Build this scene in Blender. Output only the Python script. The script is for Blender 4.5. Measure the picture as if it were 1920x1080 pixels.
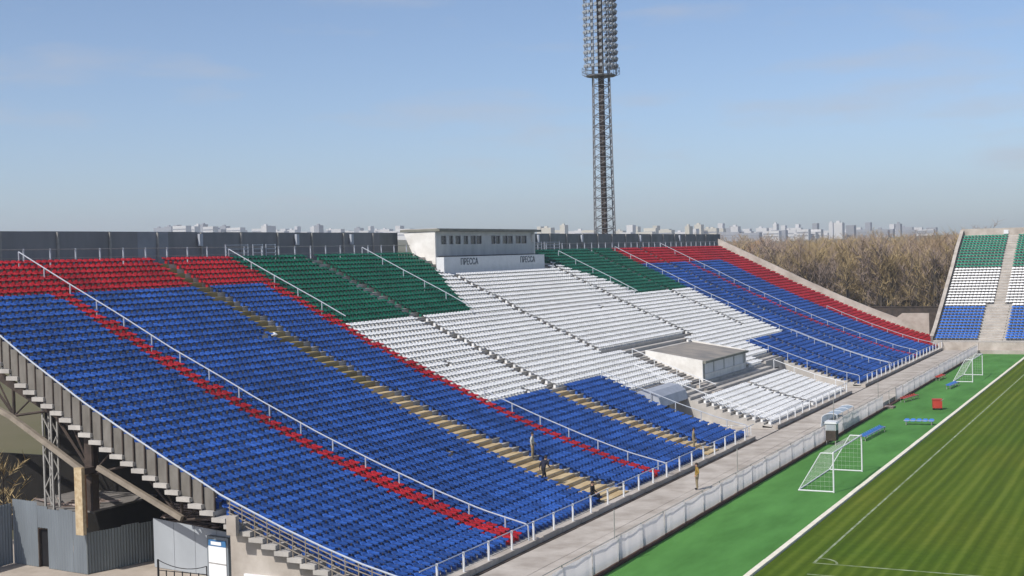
import bpy, bmesh, math, random
import numpy as np
from mathutils import Vector, Matrix

scene = bpy.context.scene
for o in list(bpy.data.objects):
    bpy.data.objects.remove(o)

# ------------------------------------------------------------------ camera
F, CX, CY = 2503.05, 960.0, 540.0          # focal length and centre for the 1920x1080 photograph
ROT = ((0.8943954293502955, 0.44650950861260463, -0.026193027236860286),
       (-0.01196814335260032, -0.03464913786833812, -0.9993278745185049),
       (-0.44711696400605533, 0.8941077652965057, -0.025646140732995076))
EYE = Vector((0.0, 0.0, 15.0))
cd = bpy.data.cameras.new('camera')
cam = bpy.data.objects.new('camera', cd)
scene.collection.objects.link(cam)
r0, r1, r2 = (Vector(r) for r in ROT)
cam.matrix_world = Matrix(((r0.x, -r1.x, -r2.x, EYE.x), (r0.y, -r1.y, -r2.y, EYE.y),
                           (r0.z, -r1.z, -r2.z, EYE.z), (0, 0, 0, 1)))
cd.sensor_width = 36.0
cd.lens = F * 36.0 / 1920.0
cd.clip_start = 0.5
cd.clip_end = 12000.0
scene.camera = cam

# ------------------------------------------------------------------ world, sun, exposure
SUN_EL, SUN_ROT = math.radians(45.0), math.radians(198.2)
w = bpy.data.worlds.new('World')
scene.world = w
w.use_nodes = True
nt = w.node_tree
nt.nodes.clear()
out = nt.nodes.new('ShaderNodeOutputWorld')
bg = nt.nodes.new('ShaderNodeBackground')
sky = nt.nodes.new('ShaderNodeTexSky')
sky.sky_type = 'NISHITA'
sky.sun_disc = False
sky.sun_elevation = SUN_EL
sky.sun_rotation = SUN_ROT
sky.altitude = 100
sky.air_density = 0.7
sky.dust_density = 1.35
sky.ozone_density = 2.6
bg.inputs['Strength'].default_value = 0.122
# faint wisps of high cloud
tc = nt.nodes.new('ShaderNodeTexCoord')
mp = nt.nodes.new('ShaderNodeMapping')
mp.inputs['Scale'].default_value = (5.0, 5.0, 26.0)
mp.inputs['Location'].default_value = (0.35, 0.1, 0.6)
no = nt.nodes.new('ShaderNodeTexNoise')
no.inputs['Scale'].default_value = 1.3
no.inputs['Detail'].default_value = 6.0
no.inputs['Roughness'].default_value = 0.55
rp = nt.nodes.new('ShaderNodeValToRGB')
rp.color_ramp.elements[0].position = 0.53
rp.color_ramp.elements[0].color = (0, 0, 0, 1)
rp.color_ramp.elements[1].position = 0.78
rp.color_ramp.elements[1].color = (0.55, 0.55, 0.55, 1)
mx = nt.nodes.new('ShaderNodeMixRGB')
mx.inputs['Color2'].default_value = (3.6, 3.7, 4.1, 1)
L = nt.links.new
L(tc.outputs['Generated'], mp.inputs['Vector'])
L(mp.outputs['Vector'], no.inputs['Vector'])
L(no.outputs['Fac'], rp.inputs['Fac'])
L(rp.outputs['Color'], mx.inputs['Fac'])
L(sky.outputs['Color'], mx.inputs['Color1'])
L(mx.outputs['Color'], bg.inputs['Color'])
L(bg.outputs['Background'], out.inputs['Surface'])

sd = bpy.data.lights.new('sun', 'SUN')
sd.energy = 3.7
sd.angle = math.radians(0.5)
sd.color = (1.0, 0.955, 0.89)
sun = bpy.data.objects.new('sun', sd)
scene.collection.objects.link(sun)
LIGHT_DIR = Vector((0.312 * math.cos(SUN_EL), 0.950 * math.cos(SUN_EL), -math.sin(SUN_EL)))
sun.rotation_euler = LIGHT_DIR.to_track_quat('-Z', 'Y').to_euler()
sun.location = (-60, -40, 90)

scene.view_settings.view_transform = 'Standard'
scene.view_settings.look = 'None'
scene.view_settings.exposure = 0.25
scene.view_settings.gamma = 1.0
scene.view_settings.use_curve_mapping = False
scene.cycles.max_bounces = 6
scene.cycles.use_denoising = True
scene.cycles.volume_bounces = 2
scene.cycles.transparent_max_bounces = 12

rnd = random.Random(7)

# ------------------------------------------------------------------ helpers
def ray(px, py):
    q = Vector((px - CX, py - CY, F))
    return Vector((ROT[0][0] * q.x + ROT[1][0] * q.y + ROT[2][0] * q.z,
                   ROT[0][1] * q.x + ROT[1][1] * q.y + ROT[2][1] * q.z,
                   ROT[0][2] * q.x + ROT[1][2] * q.y + ROT[2][2] * q.z))
def at(px, py, x=None, y=None, z=None):
    """the point of the place that a pixel shows, on a plane x=, y= or z="""
    d = ray(px, py)
    if x is not None: t = (x - EYE.x) / d.x
    elif y is not None: t = (y - EYE.y) / d.y
    else: t = (z - EYE.z) / d.z
    return EYE + d * t
def pix(p):
    v = Vector(p) - EYE
    a = [sum(ROT[i][j] * v[j] for j in range(3)) for i in range(3)]
    return CX + F * a[0] / a[2], CY + F * a[1] / a[2], a[2]

def mat(name, col, rough=0.8, var=0.12, scale=1.5, bump=0.0, metal=0.0, col2=None, spec=0.3, island=0.0,
        stretch=(1, 1, 1), detail=5.0, coord='world', trans=0.0):
    m = bpy.data.materials.new(name)
    m.use_nodes = True
    n, l = m.node_tree.nodes, m.node_tree.links.new
    n.clear()
    o = n.new('ShaderNodeOutputMaterial')
    b = n.new('ShaderNodeBsdfPrincipled')
    b.inputs['Roughness'].default_value = rough
    b.inputs['Metallic'].default_value = metal
    b.inputs['Specular IOR Level'].default_value = spec
    g = n.new('ShaderNodeNewGeometry')
    mpn = n.new('ShaderNodeMapping')
    mpn.inputs['Scale'].default_value = stretch
    l(g.outputs['Position'], mpn.inputs['Vector'])
    t = n.new('ShaderNodeTexNoise')
    t.inputs['Scale'].default_value = scale
    t.inputs['Detail'].default_value = detail
    t.inputs['Roughness'].default_value = 0.6
    l(mpn.outputs['Vector'], t.inputs['Vector'])
    r = n.new('ShaderNodeValToRGB')
    c2 = col2 if col2 else tuple(min(1, c * (1 + var)) for c in col)
    c1 = col if col2 else tuple(c * (1 - var) for c in col)
    r.color_ramp.elements[0].position = 0.32
    r.color_ramp.elements[0].color = (*c1, 1)
    r.color_ramp.elements[1].position = 0.68
    r.color_ramp.elements[1].color = (*c2, 1)
    l(t.outputs['Fac'], r.inputs['Fac'])
    last = r.outputs['Color']
    if island:
        oi = n.new('ShaderNodeObjectInfo')
        ad = n.new('ShaderNodeMath'); ad.operation = 'ADD'
        fr = n.new('ShaderNodeMath'); fr.operation = 'FRACT'
        l(g.outputs['Random Per Island'], ad.inputs[0]); l(oi.outputs['Random'], ad.inputs[1]); l(ad.outputs[0], fr.inputs[0])
        mr = n.new('ShaderNodeMapRange')
        mr.inputs['To Min'].default_value = 1 - island
        mr.inputs['To Max'].default_value = 1 + island
        l(fr.outputs[0], mr.inputs['Value'])
        h = n.new('ShaderNodeHueSaturation')
        l(mr.outputs[0], h.inputs['Value']); l(last, h.inputs['Color'])
        last = h.outputs['Color']
    l(last, b.inputs['Base Color'])
    if bump:
        bp = n.new('ShaderNodeBump')
        bp.inputs['Strength'].default_value = bump
        bp.inputs['Distance'].default_value = 0.05
        l(t.outputs['Fac'], bp.inputs['Height']); l(bp.outputs['Normal'], b.inputs['Normal'])
    if trans:
        tr = n.new('ShaderNodeBsdfTranslucent')
        l(last, tr.inputs['Color'])
        ms = n.new('ShaderNodeMixShader'); ms.inputs['Fac'].default_value = trans
        l(b.outputs[0], ms.inputs[1]); l(tr.outputs[0], ms.inputs[2]); l(ms.outputs[0], o.inputs['Surface'])
    else:
        l(b.outputs[0], o.inputs['Surface'])
    return m

M = dict(
    blue=mat('blue_plastic', (.024, .082, .31), .45, .22, .22, island=.30),
    red=mat('red_plastic', (.38, .013, .020), .45, .18, .22, island=.22),
    green=mat('green_plastic', (.008, .11, .066), .45, .18, .35, island=.2),
    white=mat('white_plastic', (.78, .78, .77), .5, .05, .35, island=.06),
    blue_sunlit=mat('sunlit_blue_plastic', (.03, .13, .46), .45, .08, .3, island=.12),  # lighter copy of the blue seats: sun on the end stand, as colour
    green_sunlit=mat('sunlit_green_plastic', (.014, .20, .125), .45, .08, .3, island=.12),  # green seats likewise lightened for the sun they face
    concrete=mat('concrete', (.34, .32, .295), .9, .25, .8, bump=.25, col2=(.50, .47, .43)),
    concrete_dark=mat('weathered_concrete', (.13, .12, .11), .92, .3, 1.2, bump=.3, col2=(.23, .215, .20)),
    pale=mat('pale_concrete', (.31, .27, .23), .9, .15, .6, bump=.2, col2=(.49, .445, .395), detail=9),
    plaster=mat('white_plaster', (.60, .575, .53), .85, .08, .9, bump=.1, col2=(.78, .76, .72), detail=8),
    white_paint=mat('white_paint', (.64, .65, .66), .5, .06, 2.0),
    rail=mat('pale_blue_grey_paint', (.40, .43, .48), .45, .08, 3.0),
    fabric=mat('white_banner_fabric', (.97, .935, .91), .85, .02, .8, trans=.8),
    wood=mat('ochre_planks', (.36, .25, .12), .85, .25, 2.2, bump=.2, col2=(.55, .44, .27), stretch=(1, .3, 1)),
    oldwood=mat('mossy_planks', (.20, .15, .065), .9, .25, 2.2, bump=.2, col2=(.34, .27, .13), stretch=(1, .3, 1)),
    debris=mat('weathered_boards', (.16, .11, .085), .9, .3, 3.0, col2=(.40, .33, .30), island=.3),
    steel_dark=mat('dark_rusty_steel', (.035, .028, .024), .8, .3, 2.0, col2=(.075, .055, .045)),
    deep_shade=mat('deep_shade_black', (.010, .009, .008), .95, .3, 1.5),  # near-black colour stands in for the deep shade under the stand
    steel_grey=mat('grey_steel', (.30, .29, .27), .6, .2, 3.0),
    mast=mat('galvanised_mast_steel', (.17, .175, .185), .55, .25, .6),
    lamp=mat('lamp_glass', (.42, .46, .50), .25, .15, 4.0, spec=.6),
    lamp_body=mat('lamp_housing', (.28, .30, .33), .5, .2, 2.0),
    beam=mat('pale_painted_beam', (.24, .205, .165), .8, .2, 2.0),
    rust_post=mat('peeling_cream_paint', (.36, .26, .15), .85, .2, 5.0, col2=(.56, .46, .30)),
    rust=mat('rusty_brown_steel', (.22, .10, .05), .9, .3, 3.0, col2=(.34, .19, .10)),
    corr=mat('blue_grey_sheet_metal', (.195, .22, .24), .55, .12, .9, metal=.1, stretch=(1, 1, .25)),
    corr2=mat('green_grey_sheet_metal', (.17, .19, .19), .55, .12, .9, stretch=(1, 1, .25)),
    sheet=mat('grey_sheet', (.34, .365, .39), .55, .06, .6),
    sidepanel=mat('grey_brown_sheet', (.12, .11, .095), .8, .3, 1.6, col2=(.20, .185, .165), stretch=(1, 1, .4)),
    backwall=mat('dark_grey_sheet', (.185, .188, .195), .75, .25, .5, col2=(.245, .245, .25), stretch=(1, 1, .3)),
    backwall2=mat('mid_grey_sheet', (.27, .285, .31), .75, .12, .6),
    backwall3=mat('grey_green_sheet', (.17, .185, .18), .75, .2, .5),
    boxfront=mat('grey_cladding', (.40, .41, .41), .8, .12, .9, col2=(.52, .53, .52), stretch=(1, 1, .35), detail=8),
    glass=mat('dark_window_glass', (.03, .035, .045), .12, .15, .5, spec=.6),
    fascia=mat('mossy_fascia', (.15, .15, .125), .9, .25, .7, col2=(.23, .23, .20)),
    roofing=mat('bitumen_roofing', (.17, .165, .16), .95, .2, .35, bump=.2, col2=(.33, .29, .245)),
    turf=mat('green_artificial_surface', (.046, .152, .024), .95, .15, .5, bump=.1, col2=(.082, .24, .05), stretch=(1, .3, 1), detail=9),
    kerb=mat('cream_kerb', (.66, .60, .48), .85, .12, 1.5, col2=(.78, .74, .62)),
    red_soil=mat('red_brown_gutter', (.07, .040, .030), .95, .3, 2.0),
    yard=mat('dusty_yard', (.34, .29, .24), .95, .2, .7, bump=.3, col2=(.46, .40, .34)),
    line=mat('faded_chalk_line', (.10, .14, .045), .95, .35, 1.9, col2=(.34, .39, .27), detail=8),
    bench_blue=mat('light_blue_plastic', (.05, .17, .50), .4, .1, 1.0),
    bench_red=mat('faded_red_plastic', (.42, .045, .03), .5, .1, 2.0),
    net=mat('net_cord', (.62, .64, .60), .9, .05, 1.0),
    ink=mat('dark_ink', (.06, .08, .10), .8, .1, 1.0),
    letter_blue=mat('blue_print', (.05, .16, .34), .6, .1, 1.0),
    poster=mat('white_poster_paper', (.78, .79, .80), .7, .03, 2.0),
    black=mat('black_iron', (.012, .012, .014), .6, .2, 2.0),
    shelter=mat('clouded_polycarbonate', (.50, .58, .66), .3, .08, 1.0, trans=.35),
    skin=mat('skin', (.45, .27, .19), .6, .05, 8.0),
    hair=mat('dark_hair', (.03, .022, .018), .7, .2, 9.0),
    cloth_black=mat('black_cloth', (.014, .014, .018), .9, .2, 8.0),
    cloth_navy=mat('navy_cloth', (.018, .020, .035), .9, .2, 8.0),
    cloth_brown=mat('ochre_jacket_cloth', (.25, .16, .035), .9, .2, 6.0),
    cloth_khaki=mat('khaki_cloth', (.22, .18, .11), .9, .2, 6.0),
    cloth_pale=mat('pale_grey_cloth', (.40, .40, .36), .9, .15, 6.0),
    apartment=mat('pale_panel_block', (.48, .475, .47), .9, .08, .02, col2=(.60, .59, .575)),
    apartment2=mat('grey_panel_block', (.25, .26, .28), .9, .1, .02),
    apartment3=mat('cream_brick_block', (.50, .47, .39), .9, .08, .02),
    bark=mat('grey_brown_bark', (.09, .075, .062), .95, .3, 2.0),
    tarp=mat('silver_sheet', (.40, .42, .46), .45, .12, 1.5, metal=.2),
    litter=mat('white_plastic_bag', (.75, .76, .78), .6, .05, 3.0),
)

# grass of the pitch: mown strips along the touchline
def grass_mat():
    m = bpy.data.materials.new('mown_grass'); m.use_nodes = True
    n, l = m.node_tree.nodes, m.node_tree.links.new
    b = n['Principled BSDF']; b.inputs['Roughness'].default_value = .95; b.inputs['Specular IOR Level'].default_value = .15
    g = n.new('ShaderNodeNewGeometry')
    sx = n.new('ShaderNodeSeparateXYZ'); l(g.outputs['Position'], sx.inputs[0])
    wob = n.new('ShaderNodeTexNoise'); wob.inputs['Scale'].default_value = .10; wob.inputs['Detail'].default_value = 3
    l(g.outputs['Position'], wob.inputs['Vector'])
    ad = n.new('ShaderNodeMath'); ad.operation = 'MULTIPLY_ADD'; ad.inputs[1].default_value = .22
    l(wob.outputs['Fac'], ad.inputs[0]); l(sx.outputs['X'], ad.inputs[2])
    fq = n.new('ShaderNodeMath'); fq.operation = 'MULTIPLY'; fq.inputs[1].default_value = 9.2
    l(ad.outputs[0], fq.inputs[0])
    sn = n.new('ShaderNodeMath'); sn.operation = 'SINE'; l(fq.outputs[0], sn.inputs[0])
    # strips differ in width and strength
    st = n.new('ShaderNodeMapping'); st.inputs['Scale'].default_value = (.55, .012, 1)
    l(g.outputs['Position'], st.inputs['Vector'])
    sno = n.new('ShaderNodeTexNoise'); sno.inputs['Scale'].default_value = 1.6; sno.inputs['Detail'].default_value = 4; sno.inputs['Roughness'].default_value = .7
    l(st.outputs['Vector'], sno.inputs['Vector'])
    fine = n.new('ShaderNodeTexNoise'); fine.inputs['Scale'].default_value = 2.2; fine.inputs['Detail'].default_value = 8; fine.inputs['Roughness'].default_value = .7
    l(g.outputs['Position'], fine.inputs['Vector'])
    a1 = n.new('ShaderNodeMath'); a1.operation = 'MULTIPLY_ADD'; a1.inputs[1].default_value = .13
    l(sn.outputs[0], a1.inputs[0]); l(sno.outputs['Fac'], a1.inputs[2])
    a2 = n.new('ShaderNodeMath'); a2.operation = 'MULTIPLY_ADD'; a2.inputs[1].default_value = .52
    l(fine.outputs['Fac'], a2.inputs[0]); l(a1.outputs[0], a2.inputs[2])
    r = n.new('ShaderNodeValToRGB')
    e = r.color_ramp.elements
    e[0].position = .50; e[0].color = (.050, .082, .004, 1)
    e[1].position = 1.0; e[1].color = (.115, .155, .017, 1)
    k = e.new(.76); k.color = (.071, .110, .006, 1)
    l(a2.outputs[0], r.inputs['Fac'])
    big = n.new('ShaderNodeTexNoise'); big.inputs['Scale'].default_value = .07; big.inputs['Detail'].default_value = 3
    l(g.outputs['Position'], big.inputs['Vector'])
    mx_ = n.new('ShaderNodeMixRGB'); mx_.blend_type = 'MULTIPLY'
    rr = n.new('ShaderNodeValToRGB'); rr.color_ramp.elements[0].color = (.82, .95, .8, 1); rr.color_ramp.elements[1].color = (1.12, 1.02, 1.0, 1)
    rr.color_ramp.elements[0].position = .35; rr.color_ramp.elements[1].position = .65
    l(big.outputs['Fac'], rr.inputs['Fac']); mx_.inputs['Fac'].default_value = 1
    l(r.outputs['Color'], mx_.inputs['Color1']); l(rr.outputs['Color'], mx_.inputs['Color2'])
    l(mx_.outputs['Color'], b.inputs['Base Color'])
    bp = n.new('ShaderNodeBump'); bp.inputs['Strength'].default_value = .35; bp.inputs['Distance'].default_value = .05
    l(fine.outputs['Fac'], bp.inputs['Height']); l(bp.outputs['Normal'], b.inputs['Normal'])
    return m
M['grass'] = grass_mat()
M['field'] = mat('rough_olive_grass', (.085, .090, .032), .95, .3, .02, bump=.2, col2=(.15, .125, .075), detail=9)
for i, (c, d) in enumerate([((.26, .18, .105), (.40, .295, .185)), ((.31, .225, .11), (.44, .335, .175)),
                            ((.225, .17, .14), (.34, .265, .22)), ((.33, .205, .115), (.45, .30, .18))]):
    M['twig%d' % i] = mat(('brown_twigs', 'budding_yellow_twigs', 'grey_purple_twigs', 'reddish_twigs')[i], c, .95, .2, .15, col2=d)

class MB:
    """collects boxes, bars and polygons in world metres and links them as one mesh object"""
    def __init__(s): s.v, s.f, s.m = [], [], []
    def add(s, vs, fs, mi=0):
        k = len(s.v); s.v += [tuple(p) for p in vs]
        s.f += [tuple(k + i for i in f) for f in fs]; s.m += [mi] * len(fs); return s
    def box(s, x0, x1, y0, y1, z0, z1, mi=0):
        return s.add([(x0, y0, z0), (x1, y0, z0), (x1, y1, z0), (x0, y1, z0), (x0, y0, z1), (x1, y0, z1), (x1, y1, z1), (x0, y1, z1)],
                     [(0, 3, 2, 1), (4, 5, 6, 7), (0, 1, 5, 4), (1, 2, 6, 5), (2, 3, 7, 6), (3, 0, 4, 7)], mi)
    def obox(s, c, ax, ay, az, mi=0):
        """box with centre c and half-axis vectors"""
        c, ax, ay, az = Vector(c), Vector(ax), Vector(ay), Vector(az)
        vs = [c + ax * i + ay * j + az * k for k in (-1, 1) for (i, j) in ((-1, -1), (1, -1), (1, 1), (-1, 1))]
        return s.add(vs, [(0, 3, 2, 1), (4, 5, 6, 7), (0, 1, 5, 4), (1, 2, 6, 5), (2, 3, 7, 6), (3, 0, 4, 7)], mi)
    def bar(s, p, q, r, n=6, mi=0, r2=None):
        p, q = Vector(p), Vector(q); d = (q - p)
        if d.length < 1e-6: return s
        d.normalize(); u = d.orthogonal().normalized(); v = d.cross(u); r2 = r if r2 is None else r2
        vs = [p + (u * math.cos(2 * math.pi * i / n) + v * math.sin(2 * math.pi * i / n)) * r for i in range(n)]
        vs += [q + (u * math.cos(2 * math.pi * i / n) + v * math.sin(2 * math.pi * i / n)) * r2 for i in range(n)]
        fs = [(i, (i + 1) % n, n + (i + 1) % n, n + i) for i in range(n)] + [tuple(range(n - 1, -1, -1)), tuple(range(n, 2 * n))]
        return s.add(vs, fs, mi)
    def path(s, pts, r, n=6, mi=0):
        for a, b in zip(pts[:-1], pts[1:]): s.bar(a, b, r, n, mi)
        return s
    def prism(s, poly, off, mi=0):
        """a polygon pushed along off"""
        poly = [Vector(p) for p in poly]; off = Vector(off); n = len(poly)
        return s.add(poly + [p + off for p in poly],
                     [tuple(range(n - 1, -1, -1)), tuple(range(n, 2 * n))] + [(i, (i + 1) % n, n + (i + 1) % n, n + i) for i in range(n)], mi)
    def mesh(s, name, mats):
        me = bpy.data.meshes.new(name)
        me.from_pydata(s.v, [], s.f)
        for m in (mats if isinstance(mats, (list, tuple)) else [mats]): me.materials.append(m)
        if any(s.m): me.polygons.foreach_set('material_index', s.m)
        bm = bmesh.new(); bm.from_mesh(me); bmesh.ops.recalc_face_normals(bm, faces=bm.faces); bm.to_mesh(me); bm.free()
        return me
    def build(s, name, mats, parent=None, kind=None):
        return link(name, s.mesh(name, mats), parent, kind=kind)

def wloc(o):
    p = Vector(o.location)
    while o.parent: o = o.parent; p += o.location
    return p
def link(name, data, parent=None, loc=(0, 0, 0), kind=None):
    """loc in world metres; parents carry no rotation"""
    o = bpy.data.objects.new(name, data); scene.collection.objects.link(o)
    if parent is not None:
        o.parent = parent; o.location = Vector(loc) - wloc(parent)
    else: o.location = loc
    if kind: o['kind'] = kind
    return o
def tag(o, label, cat, group=None):
    o['label'] = label; o['category'] = cat
    if group: o['group'] = group
    return o
def thing(name, loc, label, cat, group=None):
    o = bpy.data.objects.new(name, None); scene.collection.objects.link(o)
    o.location = loc; o.empty_display_size = .3
    return tag(o, label, cat, group)
def structure(name, mb, m): return mb.build(name, m, kind='structure')

# ------------------------------------------------------------------ ground
def hill(x, y):
    r = math.hypot(x, y)
    a = min(1, max(0, (r - 420) / 900)); a = a * a * (3 - 2 * a)
    lft = min(1, max(0, (-x / max(r, 1) - .25) / .5))
    return a * (20 + 26 * lft + 4 * math.sin(x * .004 + 1) + 3 * math.sin(y * .005)) + max(0, r - 1500) * .008
gm = MB()
rings = [0, 30, 80, 150, 260, 420, 520, 640, 780, 920, 1060, 1200, 1400, 1700, 2000, 2300, 2560]
NA = 96
vs = [(0, 0, -.06)]
for r in rings[1:]:
    for i in range(NA):
        a = 2 * math.pi * i / NA; x, y = r * math.cos(a), r * math.sin(a)
        vs.append((x, y, hill(x, y) - .06))
fs = [(0, 1 + i, 1 + (i + 1) % NA) for i in range(NA)]
for k in range(len(rings) - 2):
    b0, b1 = 1 + k * NA, 1 + (k + 1) * NA
    fs += [(b0 + i, b1 + i, b1 + (i + 1) % NA, b0 + (i + 1) % NA) for i in range(NA)]
gm.add(vs, fs)
structure('ground', gm, M['field'])

structure('yard', MB().box(-78, -38.2, 14, 53.0, -.3, -.02), M['yard'])
structure('running_surface', MB().box(-24.6, -17.92, 20, 190.5, -.3, .0).box(-17.92, 60, 186.0, 190.5, -.3, .0), M['turf'])
structure('pitch', MB().box(-17.6, 60, 20, 186.0, -.35, -.012), M['grass'])
kb = MB()
y = 20.0
while y < 186:
    kb.box(-17.90, -17.62, y, min(y + 2.97, 186), -.3, .10 + rnd.uniform(-.008, .008)); y += 3.0
structure('pitch_kerb', kb, M['kerb'])
ln = MB()
ln.box(-15.70, -15.58, 62.5, 185, -.3, -.006)
ln.box(-15.70, 55, 62.42, 62.54, -.3, -.006).box(-15.4, 55, 60.18, 60.27, -.3, -.006)
arc = [(-15.64 + 1.0 * math.cos(a), 62.48 + 1.0 * math.sin(a)) for a in [i * math.pi / 2 / 12 for i in range(13)]]
arc2 = [(-15.64 + 1.12 * math.cos(a), 62.48 + 1.12 * math.sin(a)) for a in [i * math.pi / 2 / 12 for i in range(13)]]
for i in range(12):
    ln.add([(*arc[i], -.004), (*arc2[i], -.004), (*arc2[i + 1], -.004), (*arc[i + 1], -.004)], [(0, 1, 2, 3)])
structure('pitch_lines', ln, M['line'])
wk = MB()
y = 40.0
while y < 190:
    wk.box(-28.54, -26.5, y, y + 2.97, -.3, .45 + rnd.uniform(-.006, .006)).box(-26.47, -24.42, y, y + 2.97, -.3, .45 + rnd.uniform(-.004, .004)); y += 3.0
structure('walkway', wk, M['pale'])
structure('gutter', MB().box(-24.40, -24.0, 20, 190, -.3, .10), M['red_soil'])

# ------------------------------------------------------------------ grandstand
PX = [-70, -63.4, -62, -59.2, -55.3, -51.6, -47.7, -45.6, -41.5, -38., -34.7, -31.7, -29.2, -25]
PZ = [18.0, 15.1, 14.4, 13.02, 11.15, 9.28, 7.5, 6.5, 4.72, 3.34, 2.15, 1.2, .62, .5]
def T(x): return float(np.interp(x, PX, PZ))
NROW, DX, X0, YL, YR = 50, .68, -29.32, 47.4, 199.2
def yl(x): return float(np.interp(x, [-64, -53, -50, -47, -44, -38, -29], [49.6, 48.5, 48.0, 47.55, 47.38, 47.22, 47.1]))
def xf(i): return X0 - DX * i                       # nosing of row i
def zt(i): return T(xf(i) - .34)
NOTCH = [(98.2, 104.4), (131.6, 137.8)]            # the two vomitories
def notched(x): return x > -37.4
stand = thing('grandstand', (-46, 120, 0), 'long uncovered grandstand with blue, white, green and red seats beside the pitch', 'grandstand')

def intervals(i):
    x = xf(i) - .34
    yr = YR if x < -31.2 else 195.2
    if not notched(x): return [(yl(x), yr)]
    return [(yl(x), NOTCH[0][0]), (NOTCH[0][1], NOTCH[1][0]), (NOTCH[1][1], yr)]
for i in range(NROW):
    x1, z = xf(i), zt(i)
    zr = zt(i - 1) if i else .45
    b = MB()
    for (a, c) in intervals(i):
        e = .03 * math.sin(i * 12.9)               # slab ends are not quite flush
        b.box(x1 - DX - .06, x1 + .03, a + e - .12 * (a < 50), c, z - .2, z)
        b.box(x1 - .11, x1 - .005, a + e + .03, c, zr - .02, z - .205)
    b.build('step', M['concrete'], stand)

def aisle_hw(x): return float(np.interp(x, [-63, -50, -41, -36, -29], [.68, 1.0, 1.3, 1.55, 1.95]))
AISLES = []                                          # (centre, half width(x), xmin, xmax)
AISLES.append((71.6, aisle_hw))
AISLES.append((89.6, lambda x: .62 if x < -41.6 else 1.35))
for c_ in (106.2, 129.5, 147.2): AISLES.append((c_, lambda x: .45 if x < -44.2 else -1))
AISLES.append((147.2, lambda x: .5 if x > -41.6 else -1))
AISLES.append((163.9, lambda x: .5))
AISLES.append((118.2, lambda x: .4 if x > -36 else -1))
def seat_colour(x, y):
    if y > 186.2: return 'red'
    if x < -59.5 and (y < 79.6 or y > 154): return 'red'
    if 58.0 < y < 59.2: return 'red'
    if 78.2 < y < 79.35: return 'red'
    if 170.6 < y < 171.7: return 'red'
    if y < 79.3 or y > 154: return 'blue'
    cl = np.interp(x, [-63, -60, -57.6, -53.2], [107, 104.6, 102.5, 98.4]); cr = np.interp(x, [-63, -60.6, -57.3, -53.2], [128.5, 130.2, 134.2, 137.2])
    if x < -53.0: return 'white' if cl < y < cr else 'green'
    if x < -41.6: return 'white'
    if 98.4 < y < 138: return 'white'
    return 'blue'
def seat_allowed(x, y):
    if y < yl(x) + .5 or y > YR - .5: return False
    if x > -31.2 and y > 194.5: return False
    for (c, hw) in AISLES:
        if abs(y - c) < hw(x): return False
    if notched(x):
        for a, b in NOTCH:
            if a - .5 < y < b + .4: return False
    if x > -38.6 and 98 < y < 104.6: return False    # under the vomitory hoods
    if x > -38.6 and 131.4 < y < 138: return False
    if -60.9 < x and x < -58.9 and 104.8 < y < 128.2 and x < -59.3: return False   # sign hoarding
    if x < -60.0 and 106.2 < y < 130: return False   # press box
    if -45.2 < x < -44.0 and 106.6 < y < 129.0: return False   # cross aisle behind the commentary box
    if -44.1 < x < -37.3 and 109.6 < y < 126.6: return False   # commentary box and its stair
    if -37.4 < x < -35.7 and 104.4 < y < 131.5: return False
    return True

# a moulded bucket seat on a pedestal; origin on the tread under the back
cols = [-.212, -.13, .13, .212]
prof = [(-.03, .495), (.02, .42), (.07, .36), (.36, .345), (.385, .312)]
sv, sf = [], []
for j, (px_, pz_) in enumerate(prof):
    for c in cols:
        edge = abs(c) > .15
        x, z, yy = px_, pz_, c
        if edge:
            if j == 0: z -= .05; yy *= .88
            if j in (0, 1, 2): x += .05
            if j in (2, 3, 4): z += .035
        sv.append((x, yy, z))
for j in range(4):
    for c in range(3):
        a = j * 4 + c; sf.append((a, a + 4, a + 5, a + 1))
SV_SIMPLE, SF_SIMPLE = list(sv), list(sf)
nb = len(sv)
for j in range(3):
    for k in range(4):
        x, yy, z = sv[j * 4 + k]; sv.append((x - (.06 if j == 0 else .04), yy, z - (.02 if j == 2 else 0)))
for j in range(2):
    for c in range(3):
        a = nb + j * 4 + c; sf.append((a, a + 1, a + 5, a + 4))
for c in range(3): sf.append((c, c + 1, nb + c + 1, nb + c))
for a, b in ((0, 4), (4, 8)):
    sf.append((a, nb + a, nb + b, b)); sf.append((a + 3, b + 3, nb + b + 3, nb + a + 3))
k = len(sv)
sv += [(.10, -.05, -.02), (.30, -.05, -.02), (.30, .05, -.02), (.10, .05, -.02), (.10, -.05, .33), (.30, -.05, .33), (.30, .05, .33), (.10, .05, .33)]
sf += [(k, k + 1, k + 5, k + 4), (k + 1, k + 2, k + 6, k + 5), (k + 2, k + 3, k + 7, k + 6), (k + 3, k, k + 4, k + 7)]
SV, SF = np.array(sv), sf

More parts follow.
